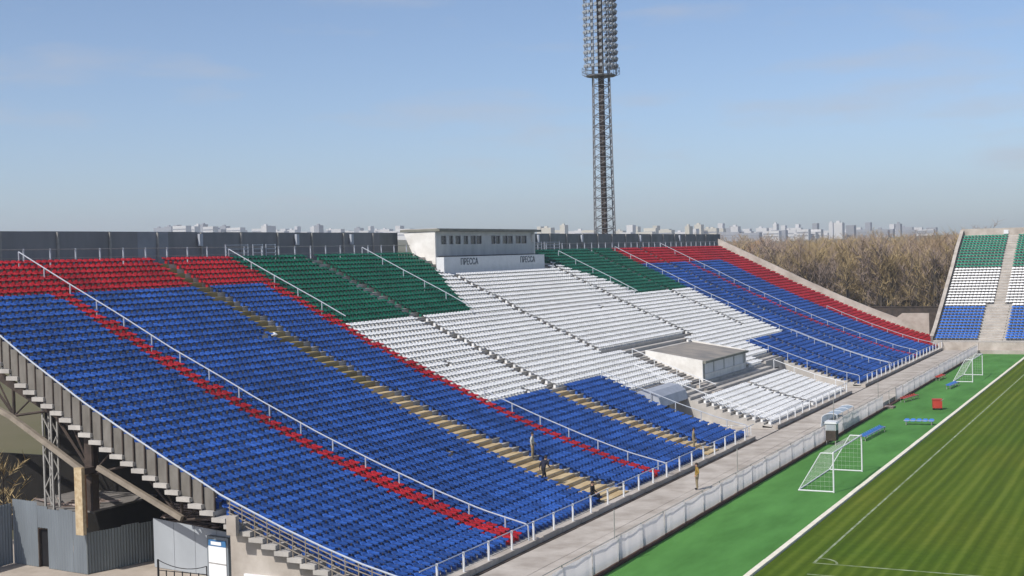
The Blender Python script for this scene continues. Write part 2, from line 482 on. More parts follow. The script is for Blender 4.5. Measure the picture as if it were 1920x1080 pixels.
def seats_mesh(name, spots, m, SVa, SFa, rot=0.0):
    n = len(spots); P = np.array(spots)
    ca, sa = math.cos(rot), math.sin(rot)
    V = SVa.copy(); V = np.stack([V[:, 0] * ca - V[:, 1] * sa, V[:, 0] * sa + V[:, 1] * ca, V[:, 2]], 1)
    allv = (V[None] + P[:, None, :]).reshape(-1, 3)
    Fa = np.array(SFa); allf = (Fa[None] + (np.arange(n) * len(V))[:, None, None]).reshape(-1, 4)
    me = bpy.data.meshes.new(name)
    me.vertices.add(len(allv)); me.vertices.foreach_set('co', allv.ravel())
    me.loops.add(allf.size); me.loops.foreach_set('vertex_index', allf.ravel().astype(np.int32))
    me.polygons.add(len(allf)); me.polygons.foreach_set('loop_start', (np.arange(len(allf)) * 4).astype(np.int32))
    me.update(calc_edges=True); me.validate()
    me.materials.append(m)
    return me
seats = []
for i in range(NROW):
    x, z = xf(i) - .52, zt(i)
    ph = rnd.uniform(0, .06)
    yy = yl(xf(i)) + .55 + ph
    while yy < YR - .4:
        if seat_allowed(xf(i) - .34, yy) and rnd.random() > .0005:
            seats.append((x + rnd.uniform(-.012, .012), yy + rnd.uniform(-.012, .012), z, seat_colour(xf(i) - .34, yy)))
        yy += .495
vis = []
for q in seats:
    a, b, d = pix((q[0], q[1], q[2] + .5))
    if 0 <= a <= 1920 and 0 <= b <= 1080: vis.append((d, q))
vis.sort(key=lambda t: t[0])
near = [q for d, q in vis[:300]]
nearset = set(near)
proto = {c: seats_mesh('seat', [(0, 0, 0)], M[c], SV, SF) for c in ('blue', 'red', 'green', 'white')}
for q in near: link('seat', proto[q[3]], stand, q[:3])
for c in ('blue', 'red', 'green', 'white'):
    rest = [q[:3] for q in seats if q[3] == c and q not in nearset]
    link(c + '_seats', seats_mesh(c + '_seats', rest, M[c], SV, SF), stand, kind='stuff')

# planks and half steps in the aisles
def plank(x, yc, hw, z, m, zr):
    return MB().box(x - DX + .02, x - .0, yc - hw, yc + hw, z - .01, z + .055).box(x - .035, x + .034, yc - hw, yc + hw, zr + .06, z - .012).build('tread_board', M[m], stand)
for i in range(NROW):
    x = xf(i) - .34
    hw = aisle_hw(x) - .1
    plank(xf(i), 71.6 + rnd.uniform(-.05, .05), hw, zt(i), 'wood' if x > -46 else 'oldwood', zt(i - 1) if i else .45)
    if x > -41.8: plank(xf(i), 89.6 + rnd.uniform(-.05, .05), 1.2, zt(i), 'wood', zt(i - 1) if i else .45)
    for (c, m_) in ((89.6, 'concrete_dark'), (106.2, 'concrete_dark'), (129.5, 'concrete_dark'), (147.2, 'concrete_dark'), (163.9, 'pale'), (118.2, 'concrete_dark')):
        if c == 89.6 and x > -41.8: continue
        if c in (106.2, 129.5) and (x > -44.2 or x < -61): continue
        if c == 118.2 and x < -36: continue
        z = zt(i); zn = zt(i + 1)
        MB().box(xf(i) - DX + .02, xf(i) - .30, c - .38, c + .38, z - .01, z + (zn - z) * .5).build('half_step', M[m_], stand)
# narrow broken stair left of the commentary box
for i in range(NROW):
    x = xf(i) - .34
    if -43.6 < x < -35.6:
        MB().box(xf(i) - DX, xf(i) - .32, 109.9, 112.4, zt(i) - .01, zt(i) + .17).build('half_step', M['pale' if i % 2 else 'concrete_dark'], stand)

# handrails down the aisles: rail with its posts
def handrail(y0, xa, xb, h=.9, gap=2.05, m='rail', hoop=True, r=.038):
    n = max(2, int(abs(xb - xa) / .68))
    pts = [Vector((xa + (xb - xa) * k / n, y0, T(xa + (xb - xa) * k / n) + h)) for k in range(n + 1)]
    b = MB().path(pts, r, 6)
    if hoop: b.path([pts[-1], pts[-1] + Vector((.12, 0, -.1)), Vector((pts[-1].x + .15, y0, .45))], r, 6)
    o = b.build('handrail', M[m], stand)
    x = xa
    while x < xb - .3:
        MB().bar((x, y0, T(x) - .05), (x, y0, T(x) + h), .04, 6).build('post', M[m], o); x += gap
    return o
handrail(59.35, -63.2, -29.25)
handrail(79.45, -63.2, -53.0, hoop=False)
handrail(79.45, -42.0, -29.25)
handrail(97.6, -63.2, -52.9, hoop=False)
handrail(135.4, -61.8, -52.5, hoop=False)
handrail(153.8, -62.5, -29.6)
handrail(172.0, -63.2, -29.6)
handrail(186.0, -44, -29.6, h=.8)
handrail(97.9, -41.2, -29.5)
handrail(104.7, -41.0, -29.6, m='white_paint')
handrail(109.75, -43.2, -35.6, hoop=False, m='white_paint')
handrail(131.3, -36.5, -29.6, m='white_paint')
handrail(138.1, -41.0, -29.6)
handrail(155.3, -41.0, -29.6, h=.75)

# front barrier: rail, posts, plinth
fr = MB()
for a, b in ((48.4, 98.2), (104.4, 131.6), (137.8, 195)):
    fr.bar((-28.95, a, 1.62), (-28.95, b, 1.62), .025, 6)
fb = fr.build('front_barrier', M['rail'], stand)
y = 49.9
while y < 195:
    if not any(a < y < b for a, b in NOTCH): MB().bar((-28.95, y, .6), (-28.95, y, 1.65), .055, 6).build('post', M['white_paint'], fb)
    y += 2.42
for a, b in ((48.4, 98.2), (104.4, 131.6), (137.8, 195)):
    yy = a
    while yy < b - .2:
        e = min(b, yy + 2.4)
        MB().box(-29.25, -28.82, yy + .02, e - .02, .2, .74 + rnd.uniform(-.03, .02)).build('plinth', M['pale'], stand); yy = e
    MB().box(-28.82, -28.55, a, b, .2, .456).build('shadowed_drain', M['steel_dark'], stand)  # dark strip: the gutter with its shadow line put into the colour

# vomitories: floor, end wall with a dark doorway and a hood
for k, (a, b) in enumerate(NOTCH):
    MB().box(-37.4, -28.7, a, b, -.3, .45).build('passage_floor', M['pale'], stand)
    w_ = MB().box(-37.62, -37.4, a, a + 1.4, .45, 3.5).box(-37.62, -37.4, b - 1.4, b, .45, 3.5).box(-37.62, -37.4, a + 1.4, b - 1.4, 2.55, 3.5)
    w_.build('passage_wall', M['concrete'], stand)
    MB().box(-37.66, -37.62, a + 1.3, b - 1.3, .45, 2.7).build('passage_doorway', M['black'], stand)  # black sheet stands in for the unlit tunnel behind the opening
    for yy, sgn in ((a, 1), (b, -1)):
        poly = [(-37.4, yy, .45)] + [(-28.9, yy, .45)]
        pts = [(-28.9, yy, .6)]
        for i in range(12): pts += [(xf(i), yy, zt(i) - .21)] if i else [(xf(0), yy, .6)]
        pts += [(-37.4, yy, T(-37.4) - .22)]
        MB().prism([(-37.4, yy, .44), (-28.95, yy, .44)] + pts[1:], (0, -sgn * .15, 0)).build('passage_wall', M['concrete'], stand)
    if k == 1:
        continue
    hd = MB()
    pr = [(-36.3, 2.75), (-36.5, 3.45), (-37.1, 3.9), (-37.9, 4.0), (-38.4, 3.85)]
    for (p0, q0) in zip(pr[:-1], pr[1:]):
        hd.add([(p0[0], a - .1, p0[1]), (q0[0], a - .1, q0[1]), (q0[0], b + .1, q0[1]), (p0[0], b + .1, p0[1])], [(0, 1, 2, 3)])
        hd.add([(p0[0], a - .1, p0[1] - .06), (q0[0], a - .1, q0[1] - .06), (q0[0], b + .1, q0[1] - .06), (p0[0], b + .1, p0[1] - .06)], [(0, 1, 2, 3)])
    for yy in (a - .1, b + .1):
        hd.add([(x_, yy, z_) for x_, z_ in pr] + [(-38.4, yy, 3.0), (-36.3, yy, 2.75)], [(0, 1, 2, 3, 4, 5)])
    hd.build('passage_hood', M['tarp'], stand)
    g = MB()
    for zz in (.95, 1.3, 1.65, 2.0): g.bar((-37.0, a + .1, zz), (-35.2, a + .1, zz), .03, 5)
    for xx in (-37.0, -36.1, -35.2): g.bar((xx, a + .1, .45), (xx, a + .1, 2.05), .035, 5)
    for yy in (a + .05,):
        for zz in (1.0, 1.45): g.bar((-35.2, yy, zz), (-29.2, yy, zz), .025, 5)
        for xx in (-33.7, -32.2, -30.7, -29.2): g.bar((xx, yy, .45), (xx, yy, 1.5), .03, 5)
    g.build('passage_railing', M['white_paint'], stand)

# top walkway with railing
MB().box(-66.3, xf(NROW - 1) - DX - .1, YL, YR, 14.75, zt(NROW - 1)).build('top_walkway', M['concrete_dark'], stand)
ZTOP = zt(NROW - 1)
tr_ = MB()
for a, b in ((YL, 106.8), (130, YR)):
    tr_.bar((-63.9, a, ZTOP + 1.15), (-63.9, b, ZTOP + 1.15), .028, 5).bar((-63.9, a, ZTOP + .6), (-63.9, b, ZTOP + .6), .016, 5)
tb = tr_.build('top_railing', M['steel_grey'], stand)
y = 49.5
while y < YR - .5:
    if not 106.6 < y < 130.2:
        MB().bar((-63.9, y, ZTOP - .1), (-63.9, y, ZTOP + 1.2), .055, 6).build('post', M['rail'], tb)
    y += 2.18
def gate_frame(ya, yb, x=-63.3):
    b = MB()
    for zz in (.1, .4, .7, 1.0, 1.3): b.bar((x, ya, ZTOP + zz), (x, yb, ZTOP + zz), .028, 5)
    for yy in (ya, yb): b.bar((x, yy, ZTOP - .1), (x, yy, ZTOP + 1.35), .036, 5)
    b.build('railing_gate', M['rail'], stand)
gate_frame(79.2, 81.9); gate_frame(82.5, 83.7); gate_frame(84.0, 85.2, -63.2)
gate_frame(130.6, 134.2); gate_frame(134.9, 139.0)

# sheds of posts, raking beams and girders that carry the terrace
def frame(yf, detail=True):
    fm = MB()
    top = [(-64, T(-64) - .75), (-58, T(-58) - .75), (-52.6, T(-52.6) - .75), (-47.5, T(-47.5) - .75), (-42, T(-42) - .7), (-37, T(-37) - .65)]
    bot = [(-64, T(-64) - 2.9), (-58, T(-58) - 2.9), (-52.6, 7.5), (-47.5, 4.8), (-42, 2.9), (-37.5, .9)]
    for t, u in zip(top[:-1], top[1:]): fm.obox(((t[0] + u[0]) / 2, yf, (t[1] + u[1]) / 2), ((u[0] - t[0]) / 2, 0, (u[1] - t[1]) / 2), (0, .10, 0), (.09, 0, .17))
    for j in range(5):
        fm.bar((top[j][0], yf, top[j][1]), (bot[j][0], yf, bot[j][1]), .09, 5)
        mid = ((top[j][0] + top[j + 1][0]) / 2, yf, (top[j][1] + top[j + 1][1]) / 2)
        fm.bar((bot[j][0], yf, bot[j][1]), mid, .07, 5).bar(mid, (bot[j + 1][0], yf, bot[j + 1][1]), .07, 5)
        if detail:
            q1 = ((top[j][0] * .75 + top[j + 1][0] * .25), yf, top[j][1] * .75 + top[j + 1][1] * .25)
            q2 = ((top[j][0] * .25 + top[j + 1][0] * .75), yf, top[j][1] * .25 + top[j + 1][1] * .75)
            fm.bar((bot[j][0], yf, bot[j][1]), q1, .05, 5).bar(q2, (bot[j + 1][0], yf, bot[j + 1][1]), .05, 5)
    o = fm.build('raking_truss', M['steel_dark'], stand)
    for (xa, za, xb, zb) in ((-64, bot[0][1], -58, bot[1][1]), (-58, bot[1][1], -52.6, 7.5), (-52.6, 7.5, -47.6, 4.85), (-46.9, 5.2, -41.8, 3.05)):
        MB().obox(((xa + xb) / 2, yf - .25, (za + zb) / 2), ((xb - xa) / 2, 0, (zb - za) / 2), (0, .11, 0), (.055, 0, .11)).build('raking_beam', M['beam'], stand)
    for xc in (-64.5, -58.2, -50.5):
        c = MB(); zt_ = T(xc) - .8
        for dx_ in (-.28, .28):
            for dy in (-.2, .2): c.bar((xc + dx_, yf + dy + .3, 0), (xc + dx_, yf + dy + .3, zt_), .06, 4)
        zz = .3; sgn = 1
        while zz < zt_ - 1:
            c.bar((xc - .28 * sgn, yf + .1, zz), (xc + .28 * sgn, yf + .1, zz + .9), .035, 4).bar((xc - .28 * sgn, yf + .5, zz), (xc + .28 * sgn, yf + .5, zz + .9), .035, 4)
            zz += .9; sgn = -sgn
        c.build('lattice_column', M['steel_grey'] if xc == -50.5 else M['steel_dark'], stand)
    MB().box(-47.95, -47.5, yf - .05, yf + .4, 3.0 if yf < 50 else 0, T(-47.7) - .7).build('column', M['steel_dark'], stand)
    if yf > 52: MB().box(-42.2, -41.8, yf + .6, yf + 1.0, 0, T(-42) - .7).build('column', M['concrete_dark'], stand)
for k in range(9): frame(48.75 + 8.0 * k, k < 2)
for xg in (-60.5, -55.3, -50.2, -45):
    MB().box(xg - .1, xg + .1, 49.2, 198, T(xg) - 1.15, T(xg) - .72).build('girder', M['steel_dark'], stand)

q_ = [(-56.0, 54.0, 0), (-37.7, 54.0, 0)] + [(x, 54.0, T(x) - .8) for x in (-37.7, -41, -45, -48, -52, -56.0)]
MB().prism(q_, (0, .2, 0)).build('undercroft_shade_wall', M['deep_shade'], stand)  # dark sheets added where the undercroft lies in shade
MB().box(-63.5, -56.2, 55.0, 55.25, 0, 4.35).build('undercroft_shade_wall', M['deep_shade'], stand)
# side fence on the near end: a sheet and a post for every step, one sloping rail
SIDE = lambda x: yl(x) + .06
RH = lambda x: float(np.interp(x, [-53, -49, -45.5, -42, -38.6], [1.45, 1.42, 1.38, 1.25, 1.05]))
sfb = MB()
pts = []
for i in range(NROW):
    x = xf(i) - .34
    if x < -38.6: pts.append((x, SIDE(x), T(x) + RH(x)))
pts = [(x, SIDE(x), T(x) + 1.02) for x in (-29.1, -31, -33, -35, -37, -38.5)] + pts
sfb.path(pts, .045, 6)
side = sfb.build('side_fence', M['rail'], stand)
for i in range(NROW):
    x1 = xf(i); x = x1 - .34
    if x < -38.6:
        zz = T(x) + RH(x) - .06 + rnd.uniform(-.05, .02)
        MB().box(x1 - .665, x1 - .03, SIDE(x) + .05, SIDE(x) + .07, zt(i) + .02, zz).build('panel', M['sidepanel'], side)
        MB().box(x1 - .04, x1 + .022, SIDE(x1) - .05, SIDE(x1) + .03, zt(i) - .25, T(x1) + RH(x1) - .02).build('post', M['steel_dark'], side)
# white pier, side wall and open railing at the foot of the near end
MB().box(-37.8, -37.28, 46.75, 46.98, 2.9, 3.75).build('pier', M['pale'], stand)
MB().bar((-38.26, 48.4, 0), (-38.26, 48.4, 2.55), .5, 16).build('pier', M['boxfront'], stand)
WY = YL + .35
poly = [(-38.4, WY, 0), (-28.8, WY, 0), (-28.8, WY, .5)]
for i in range(14):
    if xf(i) > -38.3: poly.append((xf(i) - .1, WY, zt(i) - .22))
poly.append((-38.4, WY, T(-38.4) - .25))
MB().prism(poly, (0, .2, 0)).build('side_wall', M['pale'], stand)
rl = MB()
for h in (.2, .42, .64, .84):
    rl.path([(x, SIDE(x), T(x) + h) for x in (-38.1, -36, -34, -32, -30, -29.1)], .03, 5)
lower = rl.build('side_railing', M['beam'], stand)
x = -38.0
while x < -29:
    MB().bar((x, SIDE(x), T(x) - .3), (x, SIDE(x), T(x) + 1.02), .03, 5).build('post', M['beam'], lower); x += .68
for xx in (-36.6, -33.9):
    MB().box(xx - 1.0, xx + 1.0, WY - .14, WY - .02, .1, .85 if xx > -35 else 1.0).build('wall_board', M['poster'], stand)

# far end parapet
pp = [(-63.8, YR + .05, T(-63.8) + 1.2)]
for x in (-60, -55, -50, -45, -40, -37): pp.append((x, YR + .05, T(x) + 1.25))
pp += [(-36.2, YR + .05, 4.85), (-32.4, YR + .05, 4.85), (-32.4, YR + .05, .3), (-36, YR + .05, .3)]
pp += [(x, YR + .05, T(x) - 1.0) for x in (-40, -45, -50, -55, -60, -63.8)]
MB().prism(pp, (0, .4, 0)).build('end_parapet', M['pale'], stand)

# ------------------------------------------------------------------ wall along the back of the stand
bw = thing('rear_wall', (-66, 123, 14.8), 'dark grey sheet wall along the top of the grandstand', 'wall')
y = 44.0; k = 0
while y < 204:
    wd = 3.2
    m_ = 'backwall' if y < 104 else 'backwall3'
    if 70.5 < y < 75.5: m_ = 'backwall2'
    if y < 107 or y > 128:
        MB().box(-66.06, -65.94, y, y + wd, 14.76, 17.25 + rnd.uniform(-.02, .02)).build('panel', M[m_], bw)
        for q in range(int(wd / .4)):
            pass
    y += wd; k += 1
for y in [46 + 4.8 * j for j in range(33)]:
    if y < 104 or y > 132: MB().box(-65.92, -65.80, y - .07, y + .07, 14.76, 17.2).build('post', M['steel_grey'], bw)
for y in (79.3, 91.6, 99.8, 138.5, 151, 171, 187):
    MB().box(-65.80, -65.6, y - .18, y + .18, 16.2, 17.1).build('floodlight_box', M['rail'], bw)

# ------------------------------------------------------------------ press box
pb = thing('press_box', (-63, 118, 14), 'flat roofed press box with dark window band at the top of the grandstand', 'press box')
Y0, Y1, XF = 107.35, 128.75, -61.5
sidep = lambda yy: [(XF, yy, 14.1), (XF, yy, 17.25), (-64.9, yy, 17.22), (-64.0, yy, 15.3)]
MB().prism(sidep(Y0), (0, .2, 0)).build('side_wall', M['plaster'], pb)
MB().prism(sidep(Y1 - .2), (0, .2, 0)).build('side_wall', M['plaster'], pb)
fw = MB()
wins = [(108.4, 109.5), (109.95, 110.8), (111.15, 112.3), (112.8, 113.8), (114.2, 116.6), (118.55, 120.6), (121.1, 123.5), (124.05, 126.75)]
fw.box(XF - .2, XF, Y0 + .2, Y1 - .2, 13.6, 16.0).box(XF - .2, XF, Y0 + .2, Y1 - .2, 16.9, 17.25)
ed = [Y0 + .2] + [e for a in wins for e in a] + [Y1 - .2]
for j in range(0, len(ed), 2): fw.box(XF - .2, XF, ed[j], ed[j + 1], 16.0, 16.9)
fwo = fw.build('front_wall', M['boxfront'], pb)
for a, b in wins:
    wn = MB().box(XF - .12, XF - .08, a + .05, b - .05, 16.05, 16.85).build('window', M['glass'], pb)
    f_ = MB().box(XF - .07, XF + .03, a, b, 16.0, 16.05).box(XF - .07, XF + .03, a, b, 16.85, 16.9).box(XF - .07, XF + .03, a, a + .05, 16.05, 16.85).box(XF - .07, XF + .03, b - .05, b, 16.05, 16.85)
    if b - a > 1.6: f_.box(XF - .07, XF + .03, (a + b) / 2 - .04, (a + b) / 2 + .04, 16.05, 16.85)
    f_.build('frame', M['boxfront'], wn)
MB().box(-65.2, XF + .55, Y0 - .1, Y1 + .5, 17.26, 17.48).build('roof', M['fascia'], pb)
MB().box(-65.1, XF + .2, Y0 + .1, Y1 + .2, 17.48, 17.53).build('roof_covering', M['concrete'], pb)
MB().box(-64.0, -63.8, Y0 + .2, Y1 - .2, 14.8, 17.25).build('rear_wall', M['boxfront'], pb)
MB().box(XF + .1, XF + .16, Y0 + .35, Y1 - .3, 14.9, 14.96).build('cable', M['black'], pb)
MB().box(XF + .02, XF + .3, Y1 - .9, Y1 - .6, 16.2, 17.0).build('lamp_bracket', M['plaster'], pb)

sg = thing('press_sign', (-59.8, 117, 13.3), 'long pale board lettered twice below the press box windows', 'sign')
MB().box(-60.6, -59.8, 105.9, 127.4, 13.2, 14.85).build('board', M['white_paint'], sg)
def text(s, loc, size, rot, m, parent, name='lettering', ext=.012):
    cu = bpy.data.curves.new('txt', 'FONT'); cu.body = s; cu.size = size; cu.extrude = ext; cu.align_x = 'CENTER'; cu.align_y = 'CENTER'
    cu.resolution_u = 3
    t = bpy.data.objects.new('txt', cu); scene.collection.objects.link(t)
    bpy.context.view_layer.update()
    me = bpy.data.meshes.new_from_object(t.evaluated_get(bpy.context.evaluated_depsgraph_get()))
    bpy.data.objects.remove(t); me.transform(Matrix.Translation(loc) @ rot.to_4x4())
    me.materials.clear(); me.materials.append(m)
    return link(name, me, parent)
ROTX = Matrix(((0, 0, 1), (1, 0, 0), (0, 1, 0)))        # text reads along +Y, faces +X
ROTY = Matrix(((1, 0, 0), (0, 0, -1), (0, 1, 0)))       # text reads along +X, faces -Y
for yc in (110.75, 123.3):
    text('ПРЕССА', (-59.78, yc, 14.35), .85, ROTX, M['ink'], sg)

# ------------------------------------------------------------------ commentary box in the lower tier
cb = thing('commentary_box', (-40.4, 119.2, 3.4), 'white walled box with flat brown roof in the lower white seats', 'commentary box')
A, B, XB, XFc = 112.7, 125.9, -43.1, -37.75
for yy in (A, B - .22):
    MB().prism([(XFc, yy, 3.0), (XFc, yy, 5.12), (XB, yy, 6.0), (XB, yy, 4.9)], (0, .22, 0)).build('side_wall', M['plaster'], cb)
MB().prism([(XB, A + .22, 5.70), (XFc + .25, A + .22, 4.88), (XFc + .25, A + .22, 5.02), (XB, A + .22, 5.84)], (0, B - A - .44, 0)).build('roof', M['roofing'], cb)
MB().box(XFc + .0, XFc + .30, A + .05, B - .05, 4.86, 5.05).build('fascia', M['fascia'], cb)
MB().box(XFc - .2, XFc - .06, A + .22, B - .22, 3.0, 3.85).build('front_wall', M['plaster'], cb)
n_ = 4
for j in range(n_):
    a = A + .5 + (B - A - 1.0) * j / n_; b = a + (B - A - 1.0) / n_ - .14
    p_ = MB().box(XFc - .16, XFc - .12, a, b, 3.86, 4.84).build('shutter', M['white_paint'], cb)
    MB().box(XFc - .12, XFc - .05, b, b + .14, 3.86, 4.84).build('mullion', M['boxfront'], p_)
MB().box(XFc - .16, XFc + .02, A + .22, A + .5, 3.0, 4.84).build('front_post', M['fascia'], cb)
MB().box(XB, XB + .2, A + .22, B - .22, 4.6, 5.66).build('rear_wall', M['plaster'], cb)

# ------------------------------------------------------------------ stand behind the goal
es = thing('end_stand', (-22, 204, 0), 'steep end stand in green, white and blue bands behind the goal', 'grandstand')
EY = [188.5, 191, 199.5, 208, 213, 219]; EZ = [1.5, 2.4, 6.4, 10.6, 13.3, 16.0]
ET = lambda y: float(np.interp(y, EY, EZ))
XL, XR, EDY, EN = -30.2, 24.0, .76, 40
es_sp = {'blue_sunlit': [], 'white': [], 'green_sunlit': []}
for i in range(EN):
    yf = 188.6 + EDY * i; z = ET(yf + .38)
    zr = ET(yf - .38) if i else .5
    MB().box(XL, XR, yf - .02, yf + EDY + .08, z - .18, z).box(XL, XR, yf, yf + .1, zr - .02, z - .185).build('step', M['concrete'], es)
    c = 'blue_sunlit' if z < 5.7 else ('white' if z < 10.9 else 'green_sunlit')
    hw = 1.5 if z < 6 else .85
    x = XL + .5
    while x < XR - .3:
        if abs(x + 22.7) > hw and i < EN - 1: es_sp[c].append((x, yf + .55, z))
        x += .5
    MB().box(-22.7 - hw + .1, -22.7 + hw - .1, yf + .38, yf + EDY - .02, z - .01, z + .17).build('aisle_step', M['pale'], es)
for c, nm in (('blue_sunlit', 'blue_seats'), ('white', 'white_seats'), ('green_sunlit', 'green_seats')):
    link(nm, seats_mesh(nm, es_sp[c], M[c], SV[:nb] * np.array([1.15, 1.14, 1.0]), SF_SIMPLE, -math.pi / 2), es, kind='stuff')
ppe = [(XL - .3, 188.5, .3), (XL - .3, 188.5, 2.2)] + [(XL - .3, yy, ET(yy) + .75) for yy in (191, 199.5, 208, 213, 219)] + [(XL - .3, 219.2, 0)]
MB().prism(ppe, (.3, 0, 0)).build('side_parapet', M['concrete_dark'], es)
cp = MB()
ys = [188.5, 191, 199.5, 208, 213, 219]
for a, b in zip(ys[:-1], ys[1:]):
    za, zb = max(ET(a) + .75, 2.2), ET(b) + .75
    cp.add([(XL - .4, a, za), (XL + .1, a, za), (XL + .1, b, zb), (XL - .4, b, zb), (XL - .4, a, za + .1), (XL + .1, a, za + .1), (XL + .1, b, zb + .1), (XL - .4, b, zb + .1)],
           [(0, 3, 2, 1), (4, 5, 6, 7), (0, 1, 5, 4), (2, 3, 7, 6), (1, 2, 6, 5), (3, 0, 4, 7)])
cp.build('parapet_coping', M['pale'], es)
MB().box(XL - .3, XR, 219.1, 219.4, 12, 17.0).build('top_wall', M['pale'], es)
MB().box(-24.2, -23.5, 218.9, 219.05, 16.1, 16.7).build('notice', M['white_paint'], es)
for k in range(9):
    MB().box(XL + 6.0 * k, XL + 5.96 + 6.0 * k, 188.15, 188.4, .2, 1.45).build('front_panel', M['pale'], es)
MB().box(XL, XR, 186.9, 188.6, -.2, .46).build('front_walkway', M['pale'], es)

# ------------------------------------------------------------------ hoardings along the running surface
pf = thing('perimeter_hoarding', (-24.2, 110, 0), 'low white fabric hoarding on posts between the walkway and green surface', 'hoarding')
y = 30.3
while y < 186.5:
    if not (122.8 < y < 126.5 or 111.5 < y < 113.5):
        h = 1.28 + rnd.uniform(-.05, .05); t = rnd.uniform(-.03, .03)
        pn = MB(); n = 8; V = []
        for j in range(n + 1):
            bow = .03 * math.sin(math.pi * j / n) + rnd.uniform(-.012, .012)
            for zz in (.16, .55, .95, h + rnd.uniform(-.02, .02)):
                V.append((-24.2 + bow + t * (zz - .6) - .02 * (zz - .16), y + .01 + 3.18 * j / n, zz))
        pn.add(V, [(j * 4 + q, j * 4 + q + 1, j * 4 + q + 5, j * 4 + q + 4) for j in range(n) for q in range(3)])
        pn.build('panel', M['fabric'], pf)
    MB().bar((-24.24, y, 0), (-24.28, y, 1.36), .03, 6).build('post', M['steel_grey'], pf)
    y += 3.2
pr_ = MB(); pr_.bar((-24.28, 30, 1.33), (-24.28, 186.5, 1.33), .02, 5)
pr_.build('top_rail', M['steel_grey'], pf)
for y, h in ((59.0, 2.6), (78.95, 2.7), (104.5, 3.0), (121.8, 2.6)):
    tag(MB().bar((-24.36, y, 0), (-24.36, y, h), .03, 8).build('net_pole', M['steel_grey']), {59.0: 'thin white pole in the hoarding, nearest of the tall poles', 78.95: 'thin white pole rising above the hoarding nearly level with the standing man',
        104.5: 'tall thin white pole by the hoarding behind the near goal', 121.8: 'thin white pole beside the gap in the hoarding'}[y], 'pole', 'poles along the hoarding')

# ------------------------------------------------------------------ goals
def goal(y0, y1, xp, depth, h, label, top=.75):
    g = thing('football_goal', (xp, (y0 + y1) / 2, 0), label, 'goal', 'goals stored on the green surface')
    r = .05
    for yy in (y0, y1):
        MB().bar((xp, yy, 0), (xp, yy, h), r, 8).build('post', M['white_paint'], g)
        fr_ = MB().bar((xp, yy, .05), (xp - depth, yy, .05), .045, 6).bar((xp - depth, yy, .05), (xp - top, yy, h - .03), .035, 6).bar((xp - top, yy, h - .03), (xp, yy, h - .03), .035, 6)
        fr_.build('side_frame', M['white_paint'], g)
    MB().bar((xp, y0, h), (xp, y1, h), r, 8).build('crossbar', M['white_paint'], g)
    MB().bar((xp - depth, y0, .05), (xp - depth, y1, .05), .045, 6).build('ground_bar', M['white_paint'], g)
    nt_ = MB(); s = .28
    y = y0
    while y < y1 + .01:
        nt_.path([(xp, y, h), (xp - top, y, h - .05), (xp - depth, y, .08)], .0035, 3); y += s
    for q in range(10):
        u = q / 9; nt_.bar((xp - top - (depth - top) * u, y0, h - .05 - (h - .13) * u), (xp - top - (depth - top) * u, y1, h - .05 - (h - .13) * u), .0032, 3)
    for yy in (y0, y1):
        for q in range(1, 8):
            u = q / 8; xx = xp - top - (depth - top) * u; zz = h - .05 - (h - .13) * u
            nt_.bar((xp, yy, zz), (xx, yy, zz), .0032, 3)
            xv = xp - depth * u; zv = h - .05 if xv > xp - top else (h - .05) * (xv - (xp - depth)) / (depth - top)
            nt_.bar((xv, yy, .05), (xv, yy, max(.06, zv)), .0032, 3)
    nt_.build('net', M['net'], g)
    return g
goal(80.7, 88.8, -18.9, 2.15, 2.42, 'near white football goal with net on the green surface beside the kerb')
goal(149.0, 157.0, -19.85, 2.0, 2.42, 'far white football goal near the corner of the two stands')

# ------------------------------------------------------------------ benches and small things by the pitch
def bench(p, q, n, label, m='bench_blue', face=(1, 0)):
    p, q = Vector((*p, 0)), Vector((*q, 0)); d = (q - p).normalized(); fx = Vector((face[0], face[1], 0))
    b = thing('bench', (p + q) / 2, label, 'bench', 'benches on the green surface')
    fr_ = MB()
    fr_.bar(p + Vector((0, 0, .38)), q + Vector((0, 0, .38)), .035, 5).bar(p + fx * .34 + Vector((0, 0, .36)), q + fx * .34 + Vector((0, 0, .36)), .035, 5)
    fr_.build('frame', M['steel_grey'], b)
    k = max(2, int((q - p).length / 1.8) + 1)
    for j in range(k):
        c = p + (q - p) * ((j + .1) / (k - .8) if k > 1 else .5)
        MB().bar(c, c + Vector((0, 0, .38)), .03, 5).build('leg', M['steel_grey'], b); MB().bar(c + fx * .34, c + fx * .34 + Vector((0, 0, .36)), .03, 5).build('leg', M['steel_grey'], b)
    ang = math.atan2(fx.y, fx.x)
    base = np.array(sv[:nb + 12]); fcs = [f for f in sf if max(f) < nb + 12]
    me = seats_mesh('seat', [(0, 0, 0)], M[m], base * np.array([1.05, 1.0, 1.0]) , fcs, ang)
    for j in range(n):
        c = p + (q - p) * ((j + .5) / n); link('seat', me, b, (c.x, c.y, .0))
    return b
bench((-21.9, 102.4), (-21.6, 108.8), 11, 'blue bench of bucket seats behind the near goal, side on')
bench((-20.55, 113.2), (-18.15, 113.5), 5, 'short blue bench set square to the kerb, facing the camera', face=(0, -1))
bench((-21.4, 141.2), (-21.1, 145.6), 8, 'blue bench in front of the far goal')
bench((-23.7, 128.6), (-23.0, 132.6), 7, 'red bench beside the gap in the hoarding', 'bench_red')
bench((-23.8, 149.8), (-23.6, 153.2), 6, 'red bench against the hoarding left of the far goal', 'bench_red')
rc = thing('equipment_box', (-19.6, 124, 0), 'red box on wheels standing alone near the kerb', 'box')
MB().obox((-19.6, 124, .52), (.38, .1, 0), (-.1, .36, 0), (0, 0, .36)).build('body', M['bench_red'], rc)
MB().obox((-19.6, 124, .92), (.41, .11, 0), (-.11, .39, 0), (0, 0, .04)).build('lid', M['bench_red'], rc)
